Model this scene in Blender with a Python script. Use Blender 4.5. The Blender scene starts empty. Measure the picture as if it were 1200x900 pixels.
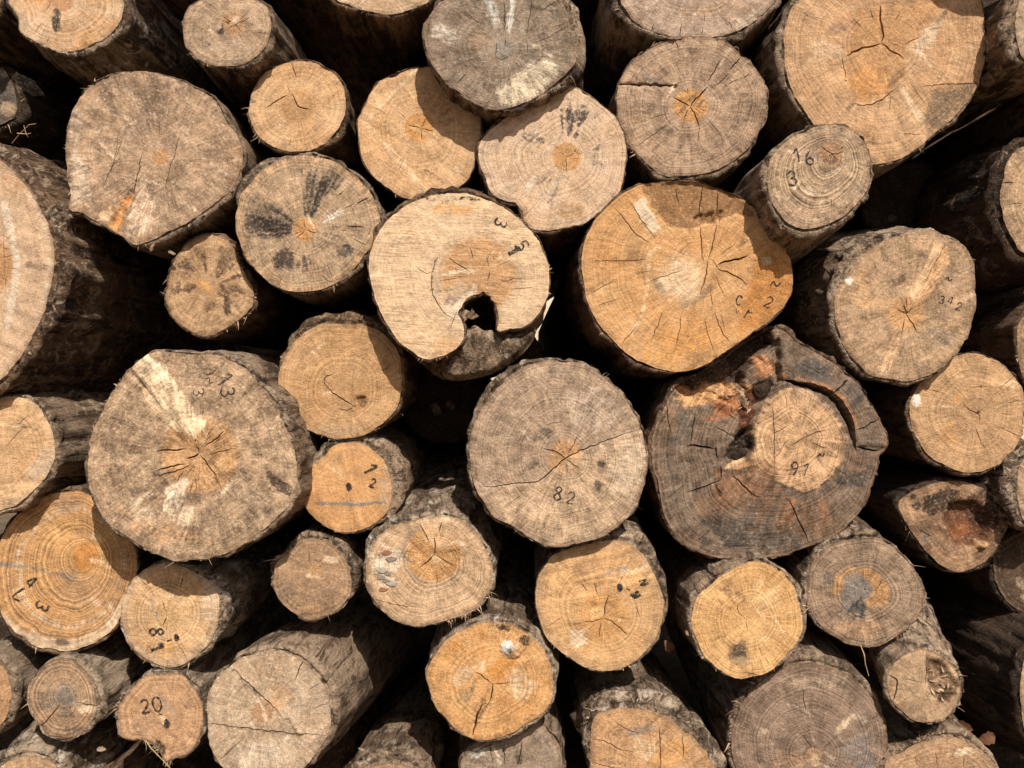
import bpy, math, random
import numpy as np
from mathutils import Vector, noise as mnoise
from mathutils.geometry import delaunay_2d_cdt

SC = bpy.context.scene
COL = SC.collection
D = 2.3333            # camera distance to the mean plane of the pile
S = 0.002             # metres per photo pixel on that plane
ZC = 1.04             # camera height
ALB = 0.80            # sunlit picture colour -> base colour


def lin(c, k=ALB):
    out = []
    for v in c:
        v = v / 255.0
        v = v / 12.92 if v <= 0.04045 else ((v + 0.055) / 1.055) ** 2.4
        out.append(v * k)
    sat = 1 - c[2] / max(c[0], 1)
    return (out[0], out[1] * (0.997 - 0.10 * max(0, sat - .30)), out[2] * (1.02 + 0.50 * max(0, sat - .30)))


# ------------------------------------------------------------------ numpy noise
def _h(ix, iy, s):
    n = (ix.astype(np.int64) * 374761393 + iy.astype(np.int64) * 668265263 + s * 974634777) & 0x7fffffff
    n = ((n ^ (n >> 13)) * 1274126177) & 0x7fffffff
    n = (n ^ (n >> 16)) & 0xffff
    return n / 65535.0


def vn(x, y, s=0):
    x = np.asarray(x, float); y = np.asarray(y, float)
    ix = np.floor(x); iy = np.floor(y); fx = x - ix; fy = y - iy
    fx = fx * fx * (3 - 2 * fx); fy = fy * fy * (3 - 2 * fy)
    a = _h(ix, iy, s); b = _h(ix + 1, iy, s); c = _h(ix, iy + 1, s); d = _h(ix + 1, iy + 1, s)
    return (a + (b - a) * fx) * (1 - fy) + (c + (d - c) * fx) * fy - 0.5


def fbm(x, y, s=0, o=3):
    r = 0; a = 1.0
    for k in range(o):
        r = r + a * vn(x * 2 ** k, y * 2 ** k, s + 17 * k); a *= 0.5
    return r


def sst(a, b, x):
    t = np.clip((x - a) / (b - a), 0, 1)
    return t * t * (3 - 2 * t)


# ------------------------------------------------------------------ 2-D helpers (photo pixels)
def spline(pts, step=3.0, closed=True):
    P = np.array(pts, float); n = len(P); out = []
    for i in range(n if closed else n - 1):
        if closed:
            p0, p1, p2, p3 = P[i - 1], P[i], P[(i + 1) % n], P[(i + 2) % n]
        else:
            p0, p1, p2, p3 = P[max(i - 1, 0)], P[i], P[i + 1], P[min(i + 2, n - 1)]
        m = max(1, int(np.hypot(*(p2 - p1)) / step))
        for k in range(m):
            t = k / m
            out.append(0.5 * ((2 * p1) + (-p0 + p2) * t + (2 * p0 - 5 * p1 + 4 * p2 - p3) * t * t + (-p0 + 3 * p1 - 3 * p2 + p3) * t ** 3))
    if not closed:
        out.append(P[-1])
    return np.array(out)


def inside(poly, x, y):
    r = np.zeros(np.shape(x), bool); n = len(poly)
    for i in range(n):
        x0, y0 = poly[i - 1]; x1, y1 = poly[i]
        if y0 == y1:
            continue
        c = ((y0 > y) != (y1 > y)) & (x < (x1 - x0) * (y - y0) / (y1 - y0) + x0)
        r ^= c
    return r


def segdist(pts, x, y):
    """distance to a polyline, and how far along it (0..1)"""
    best = np.full(np.shape(x), 1e9); par = np.zeros(np.shape(x))
    P = np.array(pts, float); L = np.hypot(*np.diff(P, axis=0).T); T = max(L.sum(), 1e-6); acc = 0
    for i in range(len(P) - 1):
        a, b = P[i], P[i + 1]; d = b - a; q = d @ d + 1e-9
        t = np.clip(((x - a[0]) * d[0] + (y - a[1]) * d[1]) / q, 0, 1)
        dd = np.hypot(x - a[0] - t * d[0], y - a[1] - t * d[1])
        m = dd < best
        best = np.where(m, dd, best); par = np.where(m, (acc + t * L[i]) / T, par)
        acc += L[i]
    return best, par


def polydist(poly, x, y):
    d, _ = segdist(list(poly) + [poly[0]], x, y)
    return np.where(inside(poly, x, y), d, -d)


def pairs(f):
    return [(f[i], f[i + 1]) for i in range(0, len(f), 2)]


# ------------------------------------------------------------------ materials
class NT:
    def __init__(s, name):
        s.m = bpy.data.materials.new(name); s.m.use_nodes = True
        s.t = s.m.node_tree; s.t.nodes.clear()

    def n(s, typ, **kw):
        o = s.t.nodes.new(typ)
        for k, v in kw.items():
            setattr(o, k, v)
        return o

    def put(s, sock, v):
        if isinstance(v, bpy.types.NodeSocket):
            s.t.links.new(v, sock)
        else:
            sock.default_value = v

    def math(s, op, a, b=0.0, c=0.0, clamp=False):
        o = s.n('ShaderNodeMath', operation=op, use_clamp=clamp)
        s.put(o.inputs[0], a); s.put(o.inputs[1], b); s.put(o.inputs[2], c)
        return o.outputs[0]

    def vec(s, op, a, b=(0, 0, 0), scale=1.0):
        o = s.n('ShaderNodeVectorMath', operation=op)
        s.put(o.inputs[0], a)
        if op == 'SCALE':
            s.put(o.inputs[3], scale)
        else:
            s.put(o.inputs[1], b)
        return o.outputs[1] if op in ('LENGTH', 'DOT_PRODUCT') else o.outputs[0]

    def noise(s, v, scale, detail=3, rough=0.55, dist=0.0, dim='3D'):
        o = s.n('ShaderNodeTexNoise', noise_dimensions=dim)
        if dim == '1D':
            s.put(o.inputs['W'], v)
        else:
            s.put(o.inputs['Vector'], v)
        o.inputs['Scale'].default_value = scale; o.inputs['Detail'].default_value = detail
        o.inputs['Roughness'].default_value = rough; o.inputs['Distortion'].default_value = dist
        return o.outputs[0]

    def ramp(s, v, a, b, lo=0.0, hi=1.0):
        o = s.n('ShaderNodeMapRange', interpolation_type='SMOOTHSTEP')
        s.put(o.inputs[0], v); o.inputs[1].default_value = a; o.inputs[2].default_value = b
        o.inputs[3].default_value = lo; o.inputs[4].default_value = hi
        return o.outputs[0]

    def mix(s, f, a, b):
        o = s.n('ShaderNodeMix', data_type='RGBA')
        s.put(o.inputs[0], f)
        s.put(o.inputs[6], a if isinstance(a, bpy.types.NodeSocket) else (*a, 1))
        s.put(o.inputs[7], b if isinstance(b, bpy.types.NodeSocket) else (*b, 1))
        return o.outputs[2]

    def out(s, col, rough=0.85, bump=None, bdist=0.002, bstr=1.0, spec=0.2, alpha=None):
        p = s.n('ShaderNodeBsdfPrincipled')
        s.put(p.inputs['Base Color'], col if isinstance(col, bpy.types.NodeSocket) else (*col, 1))
        s.put(p.inputs['Roughness'], rough)
        p.inputs['Specular IOR Level'].default_value = spec
        if bump is not None:
            b = s.n('ShaderNodeBump'); b.inputs['Strength'].default_value = bstr
            b.inputs['Distance'].default_value = bdist; s.put(b.inputs['Height'], bump)
            s.t.links.new(b.outputs[0], p.inputs['Normal'])
        if alpha is not None:
            s.put(p.inputs['Alpha'], alpha)
        o = s.n('ShaderNodeOutputMaterial'); s.t.links.new(p.outputs[0], o.inputs[0])
        return s.m


def endgrain_mat(q, rnd):
    m = NT('end_grain')
    A, B = [lin(c) for c in q['c']]
    ga = m.n('ShaderNodeAttribute', attribute_name='grain')
    sa = m.n('ShaderNodeAttribute', attribute_name='stain')
    sep = m.n('ShaderNodeSeparateXYZ'); m.put(sep.inputs[0], ga.outputs['Vector'])
    u, v, t = sep.outputs
    cmb = m.n('ShaderNodeCombineXYZ'); m.put(cmb.inputs[0], u); m.put(cmb.inputs[1], v)
    P0 = cmb.outputs[0]
    off = (rnd.uniform(-9, 9), rnd.uniform(-9, 9), rnd.uniform(-9, 9))
    P = m.vec('ADD', P0, off)
    r = m.vec('LENGTH', P0)
    dr = m.vec('NORMALIZE', P0)
    n1 = m.noise(P, 9, 3, 0.6)
    n2 = m.noise(P, 34, 6, 0.72, 0.4)
    ks = rnd.uniform(.7, 1.45)
    n3 = m.noise(P, 200 * ks, 4, 0.75)
    n4 = m.noise(m.vec('ADD', P, (31, 7, 3)), 16, 6, 0.7, 0.6)
    tt = m.math('ADD', t, m.math('MULTIPLY', m.math('SUBTRACT', n1, 0.5), 0.02))
    ring = m.noise(tt, q.get('rf', 170), 2, 0.8, 0, '1D')
    dv = m.vec('ADD', m.vec('SCALE', dr, scale=1.0), m.vec('SCALE', P, scale=1.2))
    ray = m.noise(dv, 22, 4, 0.75)
    rayw = m.noise(m.vec('ADD', dr, m.vec('SCALE', P, scale=3.2)), 8.5, 5, 0.72)
    sd = math.radians(q.get('sd', rnd.uniform(-80, 80)))
    rot = m.n('ShaderNodeVectorRotate', rotation_type='Z_AXIS'); m.put(rot.inputs['Vector'], P)
    rot.inputs['Angle'].default_value = sd
    saw = m.noise(m.vec('ADD', m.vec('MULTIPLY', rot.outputs[0], (9, 330, 1)), m.vec('SCALE', P, scale=14.0)), 1.0, 3, 0.65, 0.3)
    saw = m.math('ADD', 0.5, m.math('MULTIPLY', m.math('SUBTRACT', saw, 0.5), m.ramp(n1, 0.35, 0.6, 0.35, 1.2)))
    base = m.mix(m.ramp(n1, 0.3, 0.7), A, B)
    # weathering
    W = q.get('w', 0.4); wc = lin([x * .92 for x in q.get('wc', (146, 124, 98))])
    sawb = m.noise(m.vec('MULTIPLY', rot.outputs[0], (7, 60, 1)), 1.0, 5, 0.7)
    nw = m.math('ADD', m.math('MULTIPLY', n4, 0.40), m.math('ADD', m.math('MULTIPLY', rayw, 0.34), m.math('MULTIPLY', sawb, 0.26)))
    wf = m.math('MULTIPLY', m.ramp(nw, 0.44, 0.57), W)
    base = m.mix(wf, base, wc)
    pale = m.math('MULTIPLY', m.ramp(m.noise(m.vec('ADD', P, (3, 41, 3)), 46, 6, 0.75), 0.52, 0.72), q.get('pl', 0.3))
    base = m.mix(pale, base, lin(q.get('pc', [min(240, x * .75 + y * .25 + 10) for x, y in zip(q['c'][0], (250, 226, 196))])))
    # heartwood
    hr, hc = q.get('h', (0, None))
    if hr:
        rr = m.math('ADD', r, m.math('MULTIPLY', m.math('SUBTRACT', n2, 0.5), hr * S * 0.22))
        hm = m.ramp(rr, hr * S * 0.9, hr * S * q.get('hs', 1.06), 1, 0)
        base = m.mix(m.math('MULTIPLY', hm, q.get('ha', 0.9)), base, m.mix(m.ramp(n2, .3, .7), lin(hc), lin([x * 0.9 for x in hc])))
        if q.get('hring'):
            hm2 = m.math('MULTIPLY', m.ramp(rr, hr * S * 0.97, hr * S * 1.06), m.ramp(rr, hr * S * 1.08, hr * S * 1.35, 1, 0))
            base = m.mix(m.math('MULTIPLY', hm2, q['hring']), base, wc)
    # outermost band
    tn = m.math('DIVIDE', t, q['ravg'] * S)
    rim = m.ramp(m.math('ADD', tn, m.math('MULTIPLY', m.math('SUBTRACT', n2, 0.5), 0.16)), 0.91, 1.0)
    base = m.mix(m.math('MULTIPLY', rim, q.get('rm', 0.5)), base, lin(q.get('rc', (132, 104, 78))))
    # stains, and in places painted shade, on the wood itself (pre-multiplied)
    dd = m.math('ADD', m.math('MULTIPLY', m.math('SUBTRACT', ray, 0.5), q.get('es', 1.5)), m.math('MULTIPLY', m.math('SUBTRACT', m.noise(P, 75, 5, 0.75), 0.5), 1.9))
    al = sa.outputs['Alpha']
    ae = m.ramp(m.math('ADD', al, m.math('MULTIPLY', dd, m.ramp(al, 0.02, 0.3))), 0.12, 0.80, 0.0, 0.97)
    base = m.mix(ae, base, sa.outputs['Color'])
    # lighter torn flecks and dirt flecks
    up = m.math('MULTIPLY', m.ramp(m.noise(m.vec('ADD', P, (15, 2, 9)), 150, 5, 0.72), 0.53, 0.64), 0.25 + 0.5 * q.get('pl', 0.3))
    base = m.mix(up, base, lin(q.get('pc', [min(240, x * .75 + y * .25 + 18) for x, y in zip(q['c'][0], (250, 226, 196))])))
    dn = m.math('MULTIPLY', m.ramp(m.noise(m.vec('ADD', P, (5, 5, 19)), 105, 6, 0.75), 0.37, 0.49, 1, 0), 0.05 + 0.95 * W)
    dn = m.math('MULTIPLY', dn, m.ramp(n4, 0.3, 0.62, 0.35, 1.0))
    base = m.mix(m.math('MULTIPLY', dn, .8), base, lin((118, 92, 70)))
    big = m.ramp(m.math('ADD', m.math('MULTIPLY', m.noise(m.vec('ADD', P, (51, 2, 9)), 24, 5, 0.7, 0.5), 0.5), m.math('ADD', m.math('MULTIPLY', rayw, 0.3), m.math('MULTIPLY', sawb, 0.2))), 0.42, 0.58, -0.5, 0.5)
    # fine grain
    def st(x, lo=0.3, hi=0.7):
        o = m.n('ShaderNodeMapRange'); m.put(o.inputs[0], x); o.inputs[1].default_value = lo; o.inputs[2].default_value = hi
        o.inputs[3].default_value = -0.5; o.inputs[4].default_value = 0.5
        return o.outputs[0]
    g = 1.0
    v1, v2, v3, v4 = rnd.uniform(.7, 1.5), rnd.uniform(.6, 1.5), rnd.uniform(.5, 2.0), rnd.uniform(.5, 1.1)
    for src, a in ((st(ring), 0.52 * v1 * q.get('ra', 0.55)), (st(ray), 0.62 * v2 * q.get('ry', 0.5)), (st(rayw), 0.14 + 0.34 * W), (st(saw), 0.36 * v3 * q.get('sw', 0.4)), (st(n3), 0.5 * v4 * q.get('sp', 0.75)), (st(n2), 0.5 * q.get('mo', 0.25 + 0.6 * W)), (big, 0.7 * q.get('lg', 0.28 + 0.9 * W))):
        g = m.math('ADD', g, m.math('MULTIPLY', src, a))
    g = m.math('MAXIMUM', g, 0.2)
    col = m.vec('SCALE', base, scale=g)
    hgt = m.math('ADD', m.math('MULTIPLY', n3, 1.1), m.math('MULTIPLY', saw, 0.5))
    hgt = m.math('ADD', hgt, m.math('MULTIPLY', ring, 0.15))
    hgt = m.math('ADD', hgt, m.math('MULTIPLY', n2, 1.6))
    hgt = m.math('ADD', hgt, m.math('MULTIPLY', ray, 0.3))
    return m.out(col, 0.88, hgt, q.get('bd', 0.0028), 0.8, 0.12)


BARKS = {'brown': ((74, 58, 43), (134, 108, 82), (190, 166, 138)), 'grey': ((92, 76, 60), (164, 140, 114), (210, 190, 166)),
         'white': ((98, 82, 64), (174, 152, 126), (230, 218, 200)), 'bare': ((128, 106, 84), (186, 154, 118), (214, 188, 156)),
         'dark': ((42, 35, 28), (78, 64, 51), (138, 122, 104)), 'tan': ((98, 78, 57), (166, 136, 102), (208, 182, 148)),
         'slate': ((92, 77, 62), (166, 141, 114), (200, 176, 148))}
_bm = {}


def bark_mat(kind, wt):
    key = (kind, wt)
    if key in _bm:
        return _bm[key]
    m = NT('bark_' + kind)
    a, b, c = [lin([v * k_ for v in x]) for x, k_ in zip(BARKS[kind], (1.0, 1.07, 1.06))]
    tc = m.n('ShaderNodeTexCoord'); oi = m.n('ShaderNodeObjectInfo')
    P = m.vec('ADD', tc.outputs['Object'], m.vec('SCALE', (7.0, 13.0, 5.0), scale=oi.outputs['Random']))
    L = m.vec('MULTIPLY', P, (1, 0.14, 1))
    n1 = m.noise(m.vec('MULTIPLY', P, (1, 0.5, 1)), 9, 4, 0.65, 0.8)
    n2 = m.noise(L, 60, 5, 0.68, 0.5)
    n3 = m.noise(m.vec('MULTIPLY', P, (1, 0.6, 1)), 170, 5, 0.75)
    n4 = m.noise(m.vec('ADD', m.vec('MULTIPLY', P, (1, 0.6, 1)), (3, 1, 4)), 24, 6, 0.75, 1.2)
    k = m.math('ADD', m.math('MULTIPLY', n1, 0.5), m.math('MULTIPLY', n2, 0.5))
    base = m.mix(m.ramp(k, 0.42, 0.57), a, b)
    base = m.mix(m.ramp(m.noise(m.vec('ADD', P, (9, 3, 2)), 6, 3, .6), .45, .65, 0, .4), base, lin((104, 78, 54)))
    fl = m.ramp(n4, 0.62 - 0.14 * wt, 0.70 - 0.12 * wt)
    base = m.mix(m.math('MULTIPLY', fl, 0.3 + 0.55 * wt), base, c)
    dk = m.ramp(m.noise(L, 34, 5, 0.7, 1.0), 0.36, 0.46, 0.3, 1.0)
    g = m.math('ADD', 1.0, m.math('MULTIPLY', m.math('SUBTRACT', n3, 0.5), 2.2))
    g = m.math('MULTIPLY', m.math('MAXIMUM', g, 0.25), dk)
    col = m.vec('SCALE', base, scale=g)
    h = m.math('ADD', m.math('MULTIPLY', n2, 1.2), m.math('MULTIPLY', n3, 0.55))
    h = m.math('ADD', h, m.math('MULTIPLY', n4, 0.6))
    h = m.math('ADD', h, m.math('MULTIPLY', dk, 0.4))
    fib_ = m.noise(m.vec('MULTIPLY', P, (1, 0.05, 1)), 240, 3, 0.7)
    h = m.math('ADD', h, m.math('MULTIPLY', fib_, 0.5))
    _bm[key] = m.out(col, 0.9, h, 0.010, 0.9, 0.12)
    return _bm[key]


def plain_mat(name, c1, c2, scale=60, alpha=None, al=(0.35, 0.6), rough=0.8):
    m = NT(name)
    tc = m.n('ShaderNodeTexCoord')
    n = m.noise(tc.outputs['Object'], scale, 4, 0.7)
    a = None
    if alpha:
        a = m.ramp(m.noise(m.vec('ADD', tc.outputs['Object'], (4, 2, 1)), alpha, 4, 0.75), al[0], al[1])
    return m.out(m.mix(m.ramp(n, 0.3, 0.7), lin(c1), lin(c2)), rough, alpha=a)


# ------------------------------------------------------------------ object helpers
def link(name, mesh, mats, parent=None, loc=None):
    o = bpy.data.objects.new(name, mesh); COL.objects.link(o)
    for mt in mats:
        mesh.materials.append(mt)
    if parent:
        o.parent = parent
    if loc is not None:
        o.location = loc
    return o


def meshfrom(name, V, F, smooth=True, mi=None):
    me = bpy.data.meshes.new(name)
    me.from_pydata([tuple(v) for v in V], [], [tuple(int(i) for i in f) for f in F])
    if smooth:
        me.polygons.foreach_set('use_smooth', [True] * len(me.polygons))
    if mi is not None:
        me.polygons.foreach_set('material_index', mi)
    me.update()
    return me


def tag(o, label, cat, group=None, kind=None):
    if label: o['label'] = label
    if cat: o['category'] = cat
    if group: o['group'] = group
    if kind: o['kind'] = kind
    return o


GLY = {
    '0': [[(.5, 0), (.15, .2), (.05, .5), (.2, .85), (.5, 1), (.82, .8), (.95, .5), (.82, .18), (.5, 0)]],
    '1': [[(.1, .3), (.55, 0), (.55, 1)]],
    '2': [[(.08, .25), (.3, .02), (.75, .05), (.9, .3), (.6, .6), (.08, .98), (.95, .95)]],
    '3': [[(.1, .12), (.5, 0), (.88, .18), (.75, .42), (.4, .48), (.8, .56), (.95, .8), (.55, 1), (.08, .88)]],
    '4': [[(.7, 1), (.7, 0), (.05, .68), (1, .68)]],
    '5': [[(.9, 0), (.2, .02), (.15, .45), (.6, .4), (.92, .65), (.7, .95), (.1, .95)]],
    '6': [[(.8, .02), (.35, .25), (.08, .65), (.3, .97), (.7, .97), (.9, .7), (.6, .5), (.15, .65)]],
    '7': [[(.05, .02), (.95, .02), (.45, 1)]],
    '8': [[(.5, .46), (.15, .25), (.45, 0), (.85, .2), (.5, .46), (.1, .75), (.45, 1), (.92, .78), (.5, .46)]],
    '9': [[(.85, .4), (.4, .5), (.12, .25), (.45, 0), (.85, .15), (.85, .5), (.6, 1)]],
    'c': [[(.95, .2), (.5, 0), (.1, .45), (.4, .95), (.9, .8)]],
    'r': [[(.2, 1), (.25, .1), (.5, .35), (.95, .15)]],
    '~': [[(0, .6), (.3, .35), (.6, .62), (1, .4)]],
    '-': [[(0, .5), (1, .5)]],
    '.': [[(.4, .9), (.6, 1)]],
    'N': [[(.1, 1), (.15, .1), (.8, .9), (.9, 0)]],
    '*': [[(.1, .5), (.9, .45)], [(.4, .1), (.6, .95)], [(.2, .85), (.85, .15)]],
    '@': [[(.1, .4), (.4, .1), (.8, .3), (.9, .7), (.5, .9), (.2, .7), (.35, .4), (.7, .45), (.6, .7)], [(.2, .3), (.8, .8)], [(.1, .6), (.7, .2)]],
}

LOGS = []


def LOG(label, o, d, p, **q):
    q.update(label=label, o=pairs(o), d=d, p=p); LOGS.append(q)


FIB = None


def build_log(q, idx):
    rnd = random.Random(1000 + idx)
    pith = q['p']
    rim = spline(q['o'], 3.0)
    n = len(rim)
    # ragged outline
    nx = np.roll(rim, -1, 0) - np.roll(rim, 1, 0)
    nrm = np.stack([nx[:, 1], -nx[:, 0]], 1); nrm /= np.hypot(*nrm.T)[:, None] + 1e-9
    area = 0.5 * np.sum(rim[:, 0] * np.roll(rim[:, 1], -1) - np.roll(rim[:, 0], -1) * rim[:, 1])
    if area < 0:
        nrm = -nrm
    jit = fbm(rim[:, 0] / 14, rim[:, 1] / 14, idx, 3) * q.get('rag', 1.7) + vn(rim[:, 0] / 3.1, rim[:, 1] / 3.1, idx + 5) * 1.0
    for lx, ly, lr, la in q.get('lrag', []):
        kk = sst(lr, lr * .6, np.hypot(rim[:, 0] - lx, rim[:, 1] - ly))
        jit = jit + kk * la * (vn(rim[:, 0] / 4.5, rim[:, 1] / 4.5, 21) * 2 + vn(rim[:, 0] / 10, rim[:, 1] / 10, 22) * 1.6)
    rim = rim + nrm * jit[:, None]
    cen = rim.mean(0)
    sx, sz = q.get('tilt', (rnd.uniform(-.06, .06), rnd.uniform(-.06, .06)))
    ccx, ccz = (cen[0] - 600) * S * (D + q['d']) / D, (450 - cen[1]) * S * (D + q['d']) / D
    origin = Vector((ccx, q['d'], ZC + ccz))

    def to3(px, py):
        dx = (px - 600) * S / D; dz = (450 - py) * S / D
        t = (D + q['d'] - sx * ccx - sz * ccz) / (1 - sx * dx - sz * dz)
        return np.stack([dx * t - ccx, -D + t - q['d'], dz * t - ccz], -1)

    RL = q.get('rl', [])
    q.setdefault('sd', rnd.uniform(-80, 80))
    sdir = math.radians(q['sd'] + 90)
    steps = []
    for _ in range(rnd.choice((1, 2, 2, 3))):
        sa_ = sdir + rnd.uniform(-.12, .12)
        steps.append((sa_, cen[0] * math.cos(sa_) + cen[1] * math.sin(sa_) + rnd.uniform(-.75, .75) * math.sqrt(abs(area) / 3.14), rnd.choice((-1, 1)) * rnd.uniform(1.2, 3.0), rnd.uniform(18, 60)))

    def relief(x, y):
        ru = q.get('ru', 1.0)
        h = fbm(x / 42, y / 42, idx + 40, 3) * 4.0 * ru + vn(x / 8, y / 8, idx + 9) * 0.9 * ru
        a = x * math.cos(sdir) + y * math.sin(sdir); b = -x * math.sin(sdir) + y * math.cos(sdir)
        for (sa_, sb_, sh_, sw_) in steps:
            bb = x * math.cos(sa_) + y * math.sin(sa_) - sb_ + vn(x / 30, y / 30, idx + 61) * 5 + vn(x / 7, y / 7, idx + 62) * 1.5
            h = h + sh_ * (sst(-1.2, 1.2, bb) - sst(0, sw_, bb))
        er, _ = segdist(np.vstack([rim, rim[:1]]), x, y)
        ch = np.clip(vn(x / 11, y / 11, idx + 63) * 2 + vn(x / 4, y / 4, idx + 64) * 1.6 + .25, 0, 1.6)
        h = h - sst(7, 0, er) * ch * 3.6
        h = h + (vn(a / 5.5, b / 70, idx + 3) * 1.3 + vn(a / 12, b / 160, idx + 13) * 1.1) * ru
        for R in RL:
            if R[0] == 'poly':
                e = polydist(R[1], x + vn(x / 6, y / 6, 3) * 3, y + vn(x / 6, y / 6, 4) * 3)
                h = h + R[2] * sst(-R[3], R[3], e)
            elif R[0] == 'slope':      # raised wedge, height grows along the polyline
                e, u = segdist(R[1], x, y)
                h = h + (R[3] + (R[4] - R[3]) * u) * sst(R[2], R[2] * 0.55, e)
            elif R[0] == 'step':       # sharp step across the line a-b, right-hand side lifted
                (ax, ay), (bx, by) = R[1]
                L = math.hypot(bx - ax, by - ay)
                sgn = ((bx - ax) * (y - ay) - (by - ay) * (x - ax)) / L
                h = h + R[2] * sst(-0.9, 0.9, sgn + vn(x / 9, y / 9, 8) * 2)
            elif R[0] == 'bump':
                _, cx, cy, rx, ry, hh = R
                rr = np.hypot((x - cx) / rx, (y - cy) / ry)
                h = h + hh * sst(1.1, 0.5, rr)
            elif R[0] == 'rough':
                _, cx, cy, rx, ry, hh = R
                rr = np.hypot((x - cx) / rx, (y - cy) / ry)
                h = h + hh * sst(1.15, 0.75, rr + vn(x / 9, y / 9, 3) * .5) * (vn(x / 4.5, y / 4.5, 77) + vn(x / 9, y / 9, 78) * 1.3)
        return h

    # ---- cracks
    cracks = []
    for c in q.get('cr', []):
        w = c[0] * 0.8; pts = pairs(c[1:])
        sp = spline(pts, 2.6, False) if len(pts) > 2 else np.array([np.array(pts[0]) + (np.array(pts[1]) - np.array(pts[0])) * k for k in np.linspace(0, 1, max(3, int(np.hypot(pts[1][0] - pts[0][0], pts[1][1] - pts[0][1]) / 3)))])
        sp = sp + np.stack([vn(sp[:, 0] / 4, sp[:, 1] / 4, idx + 1), vn(sp[:, 0] / 4, sp[:, 1] / 4, idx + 2)], 1) * 2.0
        cracks.append((sp, w))
    ravg = np.hypot(rim[:, 0] - pith[0], rim[:, 1] - pith[1]).mean()
    q['ravg'] = ravg
    ang_r = np.arctan2(rim[:, 1] - pith[1], rim[:, 0] - pith[0]); rad_r = np.hypot(rim[:, 0] - pith[0], rim[:, 1] - pith[1])
    so = np.argsort(ang_r)

    def rimrad(a):
        return np.interp(a, ang_r[so], rad_r[so], period=2 * math.pi)
    for k in range(q.get('nc', 9) * 2 // 3):
        a = rnd.uniform(0, 6.283); R = float(rimrad(np.array(a)))
        if rnd.random() < 0.55 and q.get('h', (0,))[0]:
            r0 = rnd.uniform(0.2, 0.75) * q['h'][0]; r1 = r0 + rnd.uniform(0.25, .7) * q['h'][0]
        else:
            r0 = rnd.uniform(0.25, 0.8) * R; r1 = min(r0 + rnd.uniform(0.10, 0.3) * R, R * 0.99)
        da = rnd.uniform(-.06, .06)
        P = [(pith[0] + r * math.cos(a + da * j / 3), pith[1] + r * math.sin(a + da * j / 3)) for j, r in enumerate(np.linspace(r0, r1, 4))]
        cracks.append((np.array(P), rnd.uniform(0.3, 0.75)))

    # ---- triangulate
    V = [tuple(p) for p in rim]; E = [(i, (i + 1) % n) for i in range(n)]
    for sp, w in cracks:
        m = len(sp)
        tg = np.gradient(sp, axis=0); tg /= np.hypot(*tg.T)[:, None] + 1e-9
        nn = np.stack([-tg[:, 1], tg[:, 0]], 1)
        u = np.linspace(0, 1, m)
        hw = w * 0.5 * np.sqrt(np.clip(np.minimum(u, 1 - u) * 3.2, 0.02, 1))
        i0 = len(V)
        V += [tuple(p) for p in sp + nn * hw[:, None]]
        V += [tuple(p) for p in sp - nn * hw[:, None]]
        V += [tuple(p) for p in sp]
        for k in range(m - 1):
            for b in (0, m, 2 * m):
                E.append((i0 + b + k, i0 + b + k + 1))
    x0, y0 = rim.min(0); x1, y1 = rim.max(0)
    stp = q.get('res', 3.2)
    gx, gy = np.meshgrid(np.arange(x0, x1, stp), np.arange(y0, y1, stp * 0.88))
    gx = gx + (np.arange(gx.shape[0]) % 2)[:, None] * stp / 2
    rs = np.random.RandomState(idx)
    gx = (gx + rs.uniform(-.3, .3, gx.shape) * stp).ravel(); gy = (gy + rs.uniform(-.3, .3, gy.shape) * stp).ravel()
    ok = (gx > -60) & (gx < 1260) & (gy > -60) & (gy < 960)
    ok |= rs.uniform(0, 1, gx.shape) < 0.25
    gx, gy = gx[ok], gy[ok]
    extra = []
    for R in RL:
        if R[0] == 'poly':
            pp = spline(R[1], 2.2)
            t2 = np.roll(pp, -1, 0) - pp; t2 = np.stack([-t2[:, 1], t2[:, 0]], 1) / (np.hypot(*t2.T)[:, None] + 1e-9)
            extra += [pp + t2 * R[3], pp - t2 * R[3]]
        if R[0] == 'step':
            a, b = np.array(R[1][0], float), np.array(R[1][1], float)
            k = np.linspace(0, 1, int(np.hypot(*(b - a)) / 2))[:, None]; pp = a + (b - a) * k
            t2 = np.array([-(b - a)[1], (b - a)[0]]) / np.hypot(*(b - a))
            extra += [pp + t2 * 1.1, pp - t2 * 1.1]
    if extra:
        ex = np.concatenate(extra); gx = np.concatenate([gx, ex[:, 0]]); gy = np.concatenate([gy, ex[:, 1]])
    keep = polydist(rim, gx, gy) > 1.6
    for sp, w in cracks:
        d, _ = segdist(sp, gx, gy); keep &= d > w * 0.5 + 0.8
    V += list(zip(gx[keep], gy[keep]))
    rv, re, rf, *_ = delaunay_2d_cdt([Vector(p) for p in V], E, [], 0, 1e-4, False)
    VP = np.array([(p.x, p.y) for p in rv])
    T = np.array([f for f in rf if len(f) == 3])
    cc = VP[T].mean(1)
    T = T[inside(rim, cc[:, 0], cc[:, 1])]
    # orient towards the camera: photo y runs down, so flip to get normals to -y
    a2 = np.cross(VP[T[:, 1]] - VP[T[:, 0]], VP[T[:, 2]] - VP[T[:, 0]])
    fl = a2 > 0
    T[fl] = T[fl][:, ::-1]
    x, y = VP[:, 0], VP[:, 1]
    rel = relief(x, y)
    dep = np.zeros(len(x))
    for sp, w in cracks:
        d, u = segdist(sp, x, y)
        hw = w * 0.5 * np.sqrt(np.clip(np.minimum(u, 1 - u) * 3.2, 0.02, 1))
        dep = np.maximum(dep, np.clip(1 - d / (hw * 0.8 + 1e-6), 0, 1) * min(4 + 9 * w, 40))
    X3 = to3(x, y); X3[:, 1] -= (rel - dep) * 0.001
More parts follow.
